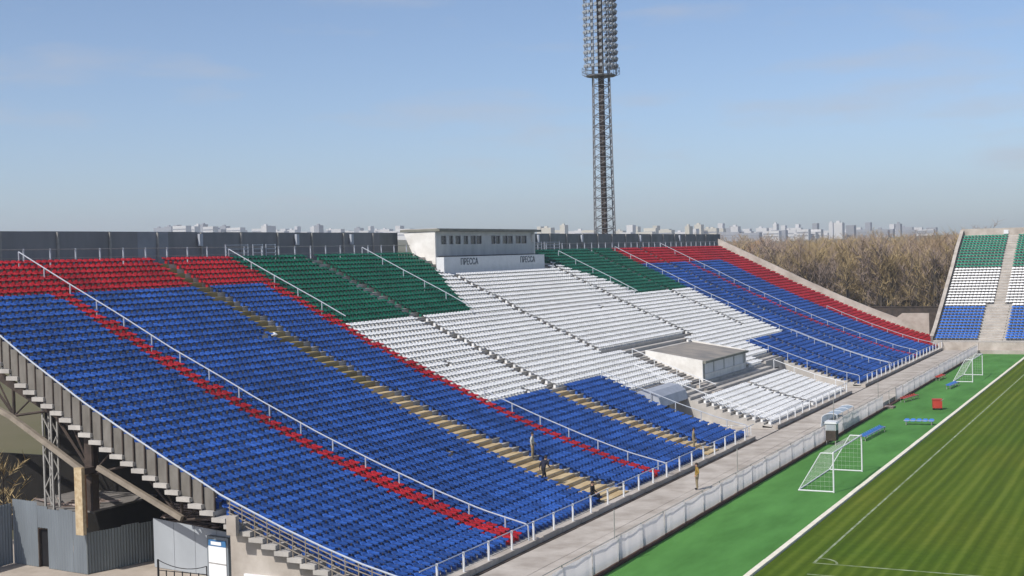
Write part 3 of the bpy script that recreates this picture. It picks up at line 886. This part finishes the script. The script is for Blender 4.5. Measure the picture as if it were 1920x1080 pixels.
for sx_, sy_ in ((-.3, -.3), (.3, -.3), (.3, .3), (-.3, .3)):
    MB().bar((-19.6 + sx_ - .04, 124 + sy_, .09), (-19.6 + sx_ + .04, 124 + sy_, .09), .09, 10).build('wheel', M['black'], rc)
MB().path([(-19.25, 123.7, .8), (-19.05, 123.7, .95), (-19.05, 124.3, .95), (-19.25, 124.3, .8)], .02, 5).build('handle', M['steel_grey'], rc)

ct = thing('cabinet', (-23.5, 100.3, 0), 'grey cabinet with a white lid by the hoarding behind the near goal', 'cabinet')
MB().box(-23.92, -23.15, 99.9, 100.75, .35, 1.1).build('lower_body', M['steel_dark'], ct)
MB().box(-23.92, -23.15, 99.9, 100.75, 1.1, 1.62).build('upper_body', M['boxfront'], ct)
MB().prism([(-24.0, 99.82, 1.62), (-23.05, 99.82, 1.62), (-23.12, 99.82, 1.75), (-23.95, 99.82, 1.8)], (0, 1.0, 0)).build('lid', M['white_paint'], ct)
for xx in (-23.87, -23.2):
    for yy in (99.95, 100.7): MB().bar((xx, yy, 0), (xx, yy, .36), .04, 5).build('leg', M['steel_grey'], ct)
MB().box(-23.85, -23.22, 99.87, 99.89, 1.15, 1.55).build('door', M['sheet'], ct)

ts = thing('team_shelter', (-24.9, 111, 0), 'low team shelter with a clouded curved roof behind the hoarding', 'shelter')
prf = [(-24.45, 1.52), (-24.65, 1.60), (-25.0, 1.62), (-25.4, 1.55), (-25.65, 1.35), (-25.75, .5)]
shl = MB()
for p0, q0 in zip(prf[:-1], prf[1:]):
    shl.add([(p0[0], 106, p0[1]), (q0[0], 106, q0[1]), (q0[0], 112, q0[1]), (p0[0], 112, p0[1])], [(0, 1, 2, 3)])
shl.build('roof', M['shelter'], ts)
for yy in (106, 108, 110, 112):
    MB().path([(a, yy, b) for a, b in prf], .03, 5).bar((-24.42, yy, .45), (-24.45, yy, 1.52), .03, 5).build('rib', M['white_paint'], ts)
MB().box(-25.65, -25.25, 106.4, 111.6, .78, .84).build('seat', M['steel_grey'], ts)

# rubble and a folded mat in the gap of the hoarding
gb = thing('pallet', (-23.9, 124.4, 0), 'weathered grey pallet in the gap of the hoarding', 'pallet')
for j in range(6): MB().box(-24.4 + .17 * j, -24.26 + .17 * j, 123.6, 124.9, .12, .15).build('slat', M['debris'], gb)
for yy in (123.65, 124.2, 124.75): MB().box(-24.4, -23.4, yy, yy + .1, 0, .12).build('bearer', M['debris'], gb)

# ------------------------------------------------------------------ sheds under the near end
def corrugated(a, b, z0, z1, name, m, parent, pitch=.16, amp=.028, sheet_w=1.05, top=None):
    a, b = Vector((*a, 0)), Vector((*b, 0)); Lg = (b - a).length; d = (b - a) / Lg; nrm = Vector((d.y, -d.x, 0))
    n = max(1, round(Lg / sheet_w)); w_ = Lg / n
    for k in range(n):
        s = MB(); V = []; q = int(w_ / pitch) * 4; off = .012 * (k % 2)
        zz1 = z1 + (rnd.uniform(-.05, .05)) + (top(k / n) if top else 0)
        for j in range(q + 1):
            t = j / q; p = a + d * (w_ * (k + t) * 1.0) + nrm * (amp * math.sin(2 * math.pi * j / 4) + off)
            V += [(p.x, p.y, z0), (p.x, p.y, zz1)]
        s.add(V, [(2 * j, 2 * j + 2, 2 * j + 3, 2 * j + 1) for j in range(q)])
        s.build(name, M[m], parent)
sh = thing('metal_shed', (-50, 50.5, 0), 'blue grey corrugated shed with an open dark doorway under the stand', 'shed')
PA, PB, PC = (-53.0, 48.78), (-47.55, 48.22), (-46.45, 51.9)
D0, D1 = (-51.1, 48.585), (-50.35, 48.508)
corrugated(PA, D0, 0, 3.22, 'sheet', 'corr', sh)
corrugated(D1, PB, 0, 3.0, 'sheet', 'corr', sh)
corrugated(D0, D1, 1.98, 3.1, 'sheet', 'corr', sh)
dr = MB().box(D0[0] + .05, D1[0] - .02, 48.75, 48.8, .02, 1.9).build('door', M['black'], sh)
MB().box(D0[0] - .02, D0[0] + .05, 48.6, 48.85, 0, 1.95).box(D1[0] - .02, D1[0] + .05, 48.55, 48.85, 0, 1.95).box(D0[0] + .05, D1[0] - .02, 48.6, 48.85, 1.9, 1.96).build('frame', M['steel_dark'], dr)
corrugated(PB, PC, 0, 2.05, 'sheet', 'corr2', sh)
corrugated((-53.05, 40.0), (-53.0, 48.70), 0, 3.1, 'sheet', 'corr', sh)
MB().box(-52.9, -47.7, 48.9, 53.5, 2.86, 2.95).build('roof', M['concrete_dark'], sh)
for j in range(16):
    x, y = rnd.uniform(-52.5, -47.9), rnd.uniform(49.0, 51.5); a = rnd.uniform(-.6, .6)
    tag_o = MB().obox((x, y, 3.02 + .05 * (j % 3)), (rnd.uniform(.3, .9) * math.cos(a), .6 * math.sin(a), 0), (-.08 * math.sin(a), .08 * math.cos(a), 0), (0, 0, .025)).build('board', M['debris'], sh)
# timber heap behind the lower fence
hp = thing('timber_pile', (-46.3, 53, 0), 'heap of weathered boards behind the low sheet fence', 'timber pile')
for j in range(16):
    z = 1.1 + .14 * (j // 2); y = 53.6 + .2 * (j % 3)
    MB().obox((-45.6 + rnd.uniform(-.4, .4), y, z + .3), (rnd.uniform(1.2, 1.9), rnd.uniform(-.3, .3), rnd.uniform(-.12, .12)), (0, .12, 0), (0, 0, .03)).build('board', M['debris'], hp)
MB().box(-47.2, -44.2, 53.2, 54.4, 0, 1.2).build('stack_base', M['steel_dark'], hp)
# thick peeling post at the shed corner
rpst = thing('square_post', (-47.75, 48.45, 0), 'thick peeling cream square post at the corner of the shed', 'post')
MB().box(-47.72, -47.24, 47.75, 47.96, 2.0, 5.25).build('front_face', M['rust_post'], rpst)
MB().box(-47.80, -47.36, 47.96, 48.18, 2.3, 4.9).build('core', M['rust'], rpst)
MB().box(-47.71, -47.25, 47.965, 48.66, 4.9, 5.2).build('cap', M['steel_dark'], rpst)

en = thing('sheet_enclosure', (-42.5, 50.3, 0), 'flat pale grey sheet enclosure at the foot of the stand end', 'enclosure')
E0, E1 = (-45.45, 50.62), (-39.6, 49.85)
for j in range(4):
    a = [E0[i] + (E1[i] - E0[i]) * j / 4 for i in (0, 1)]; b = [E0[i] + (E1[i] - E0[i]) * (j + 1) / 4 for i in (0, 1)]
    MB().add([(a[0], a[1], 0), (b[0] - .02, b[1], 0), (b[0] - .02, b[1], 2.42 - .06 * (j + 1)), (a[0], a[1], 2.42 - .06 * j),
              (a[0], a[1] + .05, 0), (b[0] - .02, b[1] + .05, 0), (b[0] - .02, b[1] + .05, 2.42 - .06 * (j + 1)), (a[0], a[1] + .05, 2.42 - .06 * j)],
             [(0, 1, 2, 3), (7, 6, 5, 4), (0, 4, 5, 1), (1, 5, 6, 2), (2, 6, 7, 3), (3, 7, 4, 0)]).build('sheet', M['sheet'], en)
nb_ = thing('notice_board', (-41.0, 49.8, 0), 'white notice board with a blue heading on the grey enclosure', 'notice board')
def on_e(x): return E0[1] + (E1[1] - E0[1]) * (x - E0[0]) / (E1[0] - E0[0])
xa, xb = -41.45, -40.05
sl = (E1[1] - E0[1]) / (E1[0] - E0[0])
def slab(x0, x1, z0, z1, off, th, name, m, parent):
    return MB().add([(x0, on_e(x0) - off, z0), (x1, on_e(x1) - off, z0), (x1, on_e(x1) - off, z1), (x0, on_e(x0) - off, z1),
                     (x0, on_e(x0) - off + th, z0), (x1, on_e(x1) - off + th, z0), (x1, on_e(x1) - off + th, z1), (x0, on_e(x0) - off + th, z1)],
                    [(0, 1, 2, 3), (7, 6, 5, 4), (0, 4, 5, 1), (1, 5, 6, 2), (2, 6, 7, 3), (3, 7, 4, 0)]).build(name, M[m], parent)
slab(xa, xb, 0, 2.0, .30, .25, 'cabinet', 'corr', nb_)
slab(xa + .12, xb - .12, .1, 1.55, .33, .02, 'poster', 'poster', nb_)
hdg = slab(xa + .12, xb - .12, 1.56, 1.86, .33, .02, 'heading', 'letter_blue', nb_)
slab(xa + .3, xb - .42, 1.62, 1.78, .345, .01, 'panel', 'poster', hdg)
slab(xa + .12, xb - .12, .72, .77, .345, .01, 'bar', 'steel_grey', nb_)
rf = thing('iron_fence', (-43.8, 46.5, 0), 'black iron fence with a sagging chain before the grey enclosure', 'fence')
FA, FB = Vector((-42.35, 47.4, 0)), Vector((-39.6, 47.5, 0))
for j in range(7):
    p = FA + (FB - FA) * j / 6; h = 1.32 if j == 0 else (1.2 if j == 6 else .85)
    MB().bar(p, p + Vector((0, 0, h)), .05 if j == 0 else .028, 6).build('post', M['black'], rf)
MB().bar(FA + Vector((0, 0, .82)), FB + Vector((0, 0, .82)), .022, 5).build('rail', M['black'], rf)
MB().path([FA + (FB - FA) * (j / 10) + Vector((0, 0, 1.3 - .1 * j / 10 - 1.0 * (j / 10) * (1 - j / 10))) for j in range(11)], .02, 5).build('chain', M['black'], rf)
cr = thing('red_tricycle', (-52.55, 46.9, 0), 'small red vehicle cut off at the left edge beside the shed', 'vehicle')
MB().obox((-53.4, 46.9, .5), (.7, 0, 0), (0, .4, 0), (0, 0, .22)).build('body', M['bench_red'], cr)
MB().bar((-52.9, 46.45, .25), (-52.9, 46.6, .25), .25, 12).build('wheel', M['black'], cr)
MB().bar((-53.9, 46.45, .25), (-53.9, 46.6, .25), .25, 12).build('wheel', M['black'], cr)

# ------------------------------------------------------------------ floodlight mast
TX, TY, TZ = -86.3, 208.0, 0.0
tw = thing('floodlight_tower', (TX, TY, 0), 'tall lattice floodlight mast with a drum of lamps behind the grandstand', 'floodlight mast')
def thw(z): return float(np.interp(z, [0, 17, 45, 62], [2.1, 1.62, 1.32, 1.25]))
NS = 26; zs = [0 + 44.5 * i / NS for i in range(NS + 1)]
ang0 = math.radians(28)
def corner(k, z): a = ang0 + math.pi / 2 * k + math.pi / 4; r = thw(z) * 1.414; return Vector((TX + r * math.cos(a), TY + r * math.sin(a), z))
for k in range(4):
    MB().path([corner(k, z) for z in (0, 17, 45, 62)], .10, 6).build('leg', M['mast'], tw)
for i in range(NS):
    b = MB()
    for k in range(4):
        b.bar(corner(k, zs[i]), corner(k + 1, zs[i + 1]), .055, 4).bar(corner(k + 1, zs[i]), corner(k, zs[i + 1]), .055, 4)
        b.bar(corner(k, zs[i + 1]), corner(k + 1, zs[i + 1]), .075, 4)
    b.build('bracing', M['mast'], tw)
MB().box(TX - .38, TX + .38, TY - .38, TY + .38, 0, 62).build('lift_shaft', M['steel_dark'], tw)
pfm = MB()
def ring(z, r, n=12): return [Vector((TX + r * math.cos(2 * math.pi * j / n + ang0), TY + r * math.sin(2 * math.pi * j / n + ang0), z)) for j in range(n + 1)]
pfm.prism(ring(44.3, 2.5)[:-1], (0, 0, .22))
for zz in (45.1, 45.7): pfm.path(ring(zz, 3.15), .04, 4)
for p, q, u in zip(ring(44.35, 2.5), ring(44.6, 3.15), ring(45.7, 3.15)): pfm.bar(p, q, .05, 4).bar(q, u, .04, 4)
pfm.build('platform', M['mast'], tw)
head = MB()
LR = [46.0 + 1.12 * j for j in range(15)]
for z in LR:
    head.path(ring(z - .35, 2.65), .05, 4)
for p, q in zip(ring(44.5, 2.65), ring(62, 2.65)): head.bar(p, q, .05, 4)
head.build('lamp_frame', M['mast'], tw)
lmp = MB().bar((0, 0, 0), (.24, 0, -.06), .27, 10, 0).bar((-.36, 0, .05), (0, 0, 0), .12, 10, 0, r2=.27).bar((.241, 0, -.06), (.26, 0, -.064), .24, 10, 1)
lme = lmp.mesh('floodlight', [M['lamp_body'], M['lamp']])
lamp_n = 0
for z in LR:
    for j in range(17):
        a = -2.0 + 4.0 * j / 16 + ang0 - .9
        o = link('floodlight', lme, tw, (TX + 2.68 * math.cos(a), TY + 2.68 * math.sin(a), z)); o.rotation_euler = (0, .12, a); lamp_n += 1

# ------------------------------------------------------------------ people
def person(loc, h, face, joints, cols, label, hair=True):
    """one skinned body from joints (metres for a 1.75 m figure, x forward, y left); returns the thing"""
    root = thing('person', loc, label, 'person')
    J = {k: Vector(v[:3]) for k, v in joints.items()}; R = dict(pelvis=.135, waist=.125, chest=.15, neck=.055, head=.085, crown=.075,
             shl=.065, ell=.045, wrl=.032, hal=.03, shr=.065, elr=.045, wrr=.032, har=.03, hil=.095, knl=.062, anl=.045, tol=.04, hir=.095, knr=.062, anr=.045, tor=.04)
    R = {k: v * (1.22 if k not in ('head', 'crown', 'neck') and k[:2] not in ('ha', 'wr') else 1.05) for k, v in R.items()}
    E = [('pelvis', 'waist'), ('waist', 'chest'), ('chest', 'neck'), ('neck', 'head'), ('head', 'crown')]
    for s in 'lr': E += [('chest', 'sh' + s), ('sh' + s, 'el' + s), ('el' + s, 'wr' + s), ('wr' + s, 'ha' + s), ('pelvis', 'hi' + s), ('hi' + s, 'kn' + s), ('kn' + s, 'an' + s), ('an' + s, 'to' + s)]
    names = list(J); idx = {n: i for i, n in enumerate(names)}
    V = [J[n] for n in names]; rad = [R[n] for n in names]; ed = [(idx[a], idx[b]) for a, b in E]
    for s in 'lr':                                   # fingers: four of unequal length and a thumb from the palm's side
        hnd, wr = J['ha' + s], J['wr' + s]; d = (hnd - wr).normalized(); side = d.cross(Vector((1, 0, .2))).normalized()
        for k, (o, ln_) in enumerate(((-.030, .055), (-.010, .07), (.010, .065), (.030, .05), (.045, .04))):
            b0 = hnd + side * o * (1 if k < 4 else -1) - (d * .03 if k == 4 else d * 0)
            p1 = b0 + d * ln_ * .6 + (side * -.02 if k == 4 else side * o * .2); p2 = p1 + d * ln_ * .5 + Vector((.012, 0, 0))
            i0 = len(V); V += [p1, p2]; rad += [.010, .008]; ed += [(idx['ha' + s], i0), (i0, i0 + 1)]
    sc = h / 1.75
    me = bpy.data.meshes.new('body'); me.from_pydata([tuple(v * sc) for v in V], ed, [])
    tmp = bpy.data.objects.new('body', me); scene.collection.objects.link(tmp)
    sk = tmp.modifiers.new('skin', 'SKIN')
    for i, r in enumerate(rad):
        me.skin_vertices[0].data[i].radius = (r * sc, r * sc * (.72 if names[i:i + 1] and names[i] in ('pelvis', 'waist', 'chest') else 1))
        me.skin_vertices[0].data[i].use_root = (i == idx['pelvis'])
    sb = tmp.modifiers.new('sub', 'SUBSURF'); sb.levels = 1; sb.render_levels = 1
    bpy.context.view_layer.update()
    bme = bpy.data.meshes.new_from_object(tmp.evaluated_get(bpy.context.evaluated_depsgraph_get()))
    bpy.data.objects.remove(tmp)
    bme.materials.clear()
    for c in ('skin', cols[0], cols[1], 'cloth_black'): bme.materials.append(M[c])
    segs = [(J[a] * sc, J[b] * sc, a, b) for a, b in E]
    for p in bme.polygons:
        c = p.center; best = None
        for a, b, na, nb2 in segs:
            ab = b - a; t = max(0, min(1, (c - a).dot(ab) / max(1e-9, ab.dot(ab)))); dd = (c - a - ab * t).length
            if best is None or dd < best[0]: best = (dd, na, nb2)
        na, n2 = best[1], best[2]
        if n2 in ('head', 'crown') or n2[:2] == 'ha': mi = 0
        elif n2[:2] in ('kn', 'an', 'hi'): mi = 2
        elif n2[:2] == 'to': mi = 3
        else: mi = 1
        p.material_index = mi; p.use_smooth = True
    bme.transform(Matrix.Rotation(face, 4, 'Z'))
    b = link('body', bme, root, loc)
    hm = bmesh.new(); bmesh.ops.create_uvsphere(hm, u_segments=14, v_segments=8, radius=.112 * sc)
    hc = (J['head'] + (J['crown'] - J['head']) * .75) * sc + Vector((-.018, 0, .01)) * sc
    for v in list(hm.verts):
        if v.co.z < -.02 * sc and v.co.x > -.03 * sc: hm.verts.remove(v)
    hme = bpy.data.meshes.new('hair'); hm.to_mesh(hme); hm.free()
    hme.transform(Matrix.Rotation(face, 4, 'Z') @ Matrix.Translation(hc)); hme.materials.append(M['hair'])
    link('hair', hme, b, loc)
    fm = MB()                                         # eyes, nose, mouth, ears
    hd = J['head'] * sc + (J['crown'] - J['head']) * sc * .35
    for s in (-1, 1):
        fm.obox(hd + Vector((.088, .032 * s, .012)) * sc, (.006, 0, 0), (0, .012, 0), (0, 0, .006), 1)
        fm.obox(hd + Vector((.0, .092 * s, .0)) * sc, (.018, 0, 0), (0, .008, 0), (0, 0, .03), 0)
    fm.obox(hd + Vector((.098, 0, -.02)) * sc, (.014, 0, 0), (0, .011, 0), (0, 0, .02), 0).obox(hd + Vector((.086, 0, -.058)) * sc, (.006, 0, 0), (0, .022, 0), (0, 0, .006), 1)
    fme = fm.mesh('face', [M['skin'], M['hair']]); fme.transform(Matrix.Rotation(face, 4, 'Z')); link('face', fme, b, loc)
    return root
STAND = dict(pelvis=(0, 0, .95), waist=(0, 0, 1.12), chest=(0, 0, 1.34), neck=(.01, 0, 1.5), head=(.025, 0, 1.585), crown=(.03, 0, 1.68),
             shl=(0, .19, 1.42), ell=(-.05, .36, 1.17), wrl=(.12, .30, .98), hal=(.18, .26, .94), shr=(0, -.19, 1.42), elr=(-.03, -.33, 1.16), wrr=(.05, -.34, .92), har=(.08, -.33, .84),
             hil=(0, .09, .90), knl=(.03, .10, .50), anl=(0, .11, .08), tol=(.17, .12, .04), hir=(0, -.09, .90), knr=(.02, -.10, .50), anr=(-.02, -.11, .08), tor=(.15, -.12, .04))
STRIDE = dict(STAND); STRIDE.update(pelvis=(0, 0, .90), waist=(.06, 0, 1.06), chest=(.16, 0, 1.27), neck=(.22, 0, 1.42), head=(.26, 0, 1.50), crown=(.29, 0, 1.59),
             shl=(.16, .19, 1.35), ell=(.0, .26, 1.12), wrl=(-.04, .27, .90), hal=(-.05, .27, .82), shr=(.16, -.19, 1.35), elr=(.22, -.26, 1.10), wrr=(.38, -.24, .95), har=(.44, -.23, .90),
             hil=(0, .09, .86), knl=(.28, .10, .52), anl=(.30, .11, .08), tol=(.47, .11, .04), hir=(0, -.09, .86), knr=(-.10, -.10, .48), anr=(-.38, -.11, .14), tor=(-.25, -.12, .05))
SIT = dict(STAND); SIT.update({k: (v[0], v[1], v[2] - .48) for k, v in STAND.items() if k[:2] not in ('kn', 'an', 'to')})
SIT.update(knl=(.42, .12, .48), anl=(.40, .12, .08), tol=(.56, .12, .04), knr=(.42, -.12, .48), anr=(.40, -.12, .08), tor=(.56, -.12, .04),
           wrl=(.25, .18, .55), hal=(.33, .16, .55), ell=(.02, .24, .70), wrr=(.25, -.18, .55), har=(.33, -.16, .55), elr=(.02, -.24, .70))
person((-26.2, 76.7, .46), 1.62, -2.6, STAND, ('cloth_brown', 'cloth_khaki'), 'person in an ochre jacket standing on the concrete walkway below the blue seats')
person((-33.1, 69.6, T(-33.1) + .06), 1.6, 1.2, STRIDE, ('cloth_navy', 'cloth_black'), 'person in dark clothes striding across the ochre stair of the blue section')
person((-29.9, 69.3, T(-29.9) + .05), 1.6, .0, SIT, ('cloth_black', 'cloth_black'), 'person in black seated at the foot of the wide ochre stair')
person((-30.4, 88.45, T(-30.4) + .06), 1.6, .3, STAND, ('cloth_khaki', 'cloth_khaki'), 'person in khaki standing low on the second ochre stair, by the blue seats')
person((-35.5, 73.2, T(-35.5) + .02), 1.6, .2, STAND, ('cloth_pale', 'cloth_khaki'), 'person in pale clothes standing beside the wide ochre stair above the striding one')

bag = MB(); rb = random.Random(3); V = []
for k in range(5):
    for j in range(8):
        a = 2 * math.pi * j / 8; rr = (.10, .19, .20, .15, .04)[k] * rb.uniform(.8, 1.2)
        V.append((-52.9 + rr * math.cos(a), 70.9 + rr * math.sin(a), T(-52.9) + .08 + .065 * k))
bag.add(V, [(k * 8 + j, k * 8 + (j + 1) % 8, k * 8 + 8 + (j + 1) % 8, k * 8 + 8 + j) for k in range(4) for j in range(8)])
tag(bag.build('plastic_bag', M['litter']), 'small white plastic bag on the upper part of the ochre stair', 'bag')

# ------------------------------------------------------------------ wood of bare trees
def bare_tree(seed, h):
    """triangles of a leafless tree: tapered trunk, limbs, many twigs"""
    r = random.Random(seed); V, Fc, K = [], [], []
    def stick(p, q, r0_, r1_, n, mi):
        d = (q - p).normalized(); u = d.orthogonal().normalized(); v = d.cross(u); k = len(V)
        for c, rr in ((p, r0_), (q, r1_)):
            for j in range(n): a = 2 * math.pi * j / n; V.append(c + (u * math.cos(a) + v * math.sin(a)) * rr)
        for j in range(n): Fc.append((k + j, k + (j + 1) % n, k + n + (j + 1) % n)); Fc.append((k + j, k + n + (j + 1) % n, k + n + j)); K.extend([mi, mi])
    def sliver(p, d, ln_, w_):
        s = d.orthogonal(); s.rotate(Matrix.Rotation(r.uniform(0, 6.28), 3, d)); s = s.normalized() * w_; k = len(V)
        V.extend([p - s, p + s, p + d * ln_]); Fc.append((k, k + 1, k + 2)); K.append(1)
    lean = Vector((r.uniform(-.06, .06), r.uniform(-.06, .06), 1)).normalized()
    th = h * r.uniform(.6, .75); tip = lean * th
    stick(Vector((0, 0, -.3)), tip * .5, .024 * h * .5, .015 * h * .5, 5, 0); stick(tip * .5, tip, .015 * h * .5, .005 * h, 4, 0)
    for j in range(11):
        t = r.uniform(.16, 1.0); b0 = tip * t; a = r.uniform(0, 6.28); up = r.uniform(.6, 1.6)
        d = Vector((math.cos(a), math.sin(a), up)).normalized(); ln_ = h * r.uniform(.18, .34) * (1.25 - .5 * t)
        e = b0 + d * ln_; stick(b0, e, .006 * h * .6, .002 * h * .6, 3, 0)
        for q in range(26):
            u = r.uniform(.25, 1.05); a2 = r.uniform(0, 6.28)
            dd = (d * .6 + Vector((math.cos(a2), math.sin(a2), r.uniform(-.1, 1.1))) * .8).normalized()
            sliver(b0 + d * ln_ * u, dd, h * r.uniform(.05, .13), .034)
    for q in range(20):
        a2 = r.uniform(0, 6.28); dd = Vector((math.cos(a2) * .5, math.sin(a2) * .5, 1)).normalized(); sliver(tip * r.uniform(.8, 1), dd, h * r.uniform(.08, .2), .034)
    return np.array([tuple(v) for v in V]), np.array(Fc), np.array(K)
protos = [bare_tree(100 + s, 17.0) for s in range(7)]
def forest(name, spots, label):
    Vs, Fs, Ks = [], [], []; n0 = 0
    for (x, y, z, s, a, k, c) in spots:
        V, Fc, K = protos[k]; ca, sa = math.cos(a) * s, math.sin(a) * s
        Vs.append(np.stack([V[:, 0] * ca - V[:, 1] * sa + x, V[:, 0] * sa + V[:, 1] * ca + y, V[:, 2] * s + z], 1)); Fs.append(Fc + n0)
        Ks.append(np.where(K == 0, 0, 1 + c)); n0 += len(V)
    V, Fc, K = np.concatenate(Vs), np.concatenate(Fs), np.concatenate(Ks)
    me = bpy.data.meshes.new(name); me.vertices.add(len(V)); me.vertices.foreach_set('co', V.ravel())
    me.loops.add(Fc.size); me.loops.foreach_set('vertex_index', Fc.ravel().astype(np.int32))
    me.polygons.add(len(Fc)); me.polygons.foreach_set('loop_start', (np.arange(len(Fc)) * 3).astype(np.int32))
    for m_ in ('bark', 'twig0', 'twig1', 'twig2', 'twig3'): me.materials.append(M[m_])
    me.polygons.foreach_set('material_index', K.astype(np.int32)); me.update(calc_edges=True)
    o = link(name, me, kind='stuff'); o['label'] = label; o['category'] = 'wood'
    return o
fr2 = random.Random(5); spots = []
def cval(x, y): return int(2 + 1.9 * math.sin(x * .06 + 1.3 * math.sin(y * .03)) * math.cos(y * .045 + .5) + fr2.uniform(-.9, .9)) % 4
tries = 0
while len(spots) < 1500 and tries < 30000:
    tries += 1
    y = 232 + 470 * fr2.random() ** 1.7; px_ = fr2.uniform(1290, 1960)
    g_ = at(px_, 470, y=y); x = g_.x
    if x < -70 - (y - 232) * .9 and y < 300: continue
    if y < 240 and x < -76: continue
    s = fr2.uniform(.82, 1.08) * (1.04 + .00022 * (y - 230))
    spots.append((x, y, hill(x, y), s, fr2.uniform(0, 6.28), fr2.randrange(7), cval(x, y)))
forest('bare_wood', spots, 'brown leafless wood behind the corner between the two stands')
low = []
for k in range(150):
    y = 205 + 160 * fr2.random(); x = -95 - (y - 205) * .5 - 110 * fr2.random()
    low.append((x, y, 0, fr2.uniform(.5, .78), fr2.uniform(0, 6.28), fr2.randrange(7), fr2.randrange(4)))
forest('bare_thicket', low, 'low brown thicket beyond the rear wall of the grandstand')
wl = tag(MB().box(-60, -32.6, 223.2, 223.5, -.3, 4.6).box(-60, -32.6, 223.1, 223.6, 4.6, 4.75).build('shade_band_wall', M['steel_dark']), 'dark wall with a grey coping, standing in for the shadowed band before the wood', 'wall')  # low dark wall put in for a shadowed band under a grey line

tr1 = thing('bare_tree', (-41.5, 330, 0), 'single bare tree rising above the end stand skyline', 'tree')
V, Fc, K = bare_tree(431, 21.5)
def sub(kk, name, m_):
    sel = Fc[K == kk]; used = np.unique(sel); remap = {u: i for i, u in enumerate(used)}
    me = bpy.data.meshes.new(name); me.from_pydata([tuple(v) for v in V[used]], [], [tuple(remap[i] for i in f) for f in sel]); me.materials.append(m_)
    return link(name, me, tr1, (-41.5, 330, 0))
sub(0, 'trunk', M['bark']); sub(1, 'crown', M['twig2'])
bs = thing('bare_bush', (-57.2, 52, 0), 'dry brown bush at the left edge behind the shed', 'bush')
V, Fc, K = bare_tree(77, 7.5)
for kk, nm, m_ in ((0, 'stem', 'bark'), (1, 'twigs', 'twig1')):
    sel = Fc[K == kk]; used = np.unique(sel); remap = {u: i for i, u in enumerate(used)}
    me = bpy.data.meshes.new(nm); me.from_pydata([tuple(v * (1, 1, .85)) for v in V[used]], [], [tuple(remap[i] for i in f) for f in sel]); me.materials.append(M[m_])
    link(nm, me, bs, (-57.2, 52, 0))

# ------------------------------------------------------------------ town on the skyline
cr2 = random.Random(11)
ORD = ['first', 'second', 'third', 'fourth', 'fifth', 'sixth', 'seventh', 'eighth', 'ninth', 'tenth', 'eleventh', 'twelfth', 'thirteenth', 'fourteenth',
       'fifteenth', 'sixteenth', 'seventeenth', 'eighteenth', 'nineteenth', 'twentieth', 'twenty-first', 'twenty-second', 'twenty-third', 'twenty-fourth', 'twenty-fifth', 'twenty-sixth', 'twenty-seventh', 'twenty-eighth']
def block(x, y, wd, dp, h, m_, label, group):
    z0 = hill(x, y) - 1.5
    t = thing('apartment_block', (x, y, z0), label, 'apartment block', group)
    MB().box(x - wd / 2, x + wd / 2, y - dp / 2, y + dp / 2, z0, z0 + h).build('body', M[m_], t)
    if cr2.random() < .35: MB().box(x - wd * .3, x - wd * .3 + min(4, wd * .4), y - 2, y + 2, z0 + h, z0 + h + 2.2).build('lift_house', M[m_], t)
    if wd > 14:
        for q in range(2):
            MB().box(x - wd / 2 + .5, x + wd / 2 - .5, y - dp / 2 - .35, y - dp / 2, z0 + h * (.45 + .25 * q), z0 + h * (.45 + .25 * q) + 1.4).build('window_band', M['apartment2'], t)
def row(px0, px1, n, ytop, y0, y1, where, group, mats, jit=6):
    for j in range(n):
        px_ = px0 + (px1 - px0) * (j + cr2.uniform(.2, .8)) / n
        y = cr2.uniform(y0, y1); tall = cr2.random() < .30
        p = at(px_, ytop + (cr2.uniform(-jit, 0) if tall else cr2.uniform(1, jit + 4)), y=y)
        h = max(8, p.z - hill(p.x, y) + 1.5); m_ = cr2.choice(mats)
        wd = cr2.uniform(5, 10) if tall else cr2.uniform(10, 26)
        block(p.x, y, wd, 12, h, m_, '%s %s block on the skyline %s, %s from the left' % ('narrow' if tall else 'broad', {'apartment': 'white', 'apartment2': 'grey', 'apartment3': 'cream'}[m_], where, ORD[j]), group)
row(296, 460, 12, 422, 1500, 2000, 'above the red seats', 'apartment blocks above the red seats', ['apartment', 'apartment2', 'apartment2'])
row(480, 780, 24, 426, 1500, 2200, 'above the left green seats', 'apartment blocks above the green seats', ['apartment', 'apartment', 'apartment2'], 5)
row(1010, 1110, 7, 426, 1500, 2000, 'between press box and mast', 'apartment blocks between press box and mast', ['apartment', 'apartment3'], 4)
row(1160, 1350, 18, 426, 1400, 2000, 'right of the mast', 'apartment blocks right of the mast', ['apartment3', 'apartment', 'apartment3'], 6)
row(1350, 1500, 22, 426, 1500, 2200, 'above the left of the wood', 'apartment blocks above the wood, left half', ['apartment', 'apartment', 'apartment2'], 8)
row(1500, 1750, 28, 424, 1500, 2200, 'above the right of the wood', 'apartment blocks above the wood, right half', ['apartment', 'apartment', 'apartment2'], 9)

# ------------------------------------------------------------------ air
hz = MB().box(-2600, 2600, -2600, 2600, -1.4, 120)
HZ = bpy.data.materials.new('haze_air'); HZ.use_nodes = True
hn = HZ.node_tree.nodes; hn.clear()
ho = hn.new('ShaderNodeOutputMaterial'); hv = hn.new('ShaderNodeVolumePrincipled')
hv.inputs['Color'].default_value = (.86, .90, 1, 1); hv.inputs['Density'].default_value = .00025; hv.inputs['Anisotropy'].default_value = .2
HZ.node_tree.links.new(hv.outputs['Volume'], ho.inputs['Volume'])
haze = hz.build('haze', HZ, kind='stuff')
haze['label'] = 'thin pale haze over the distant town'; haze['category'] = 'haze'
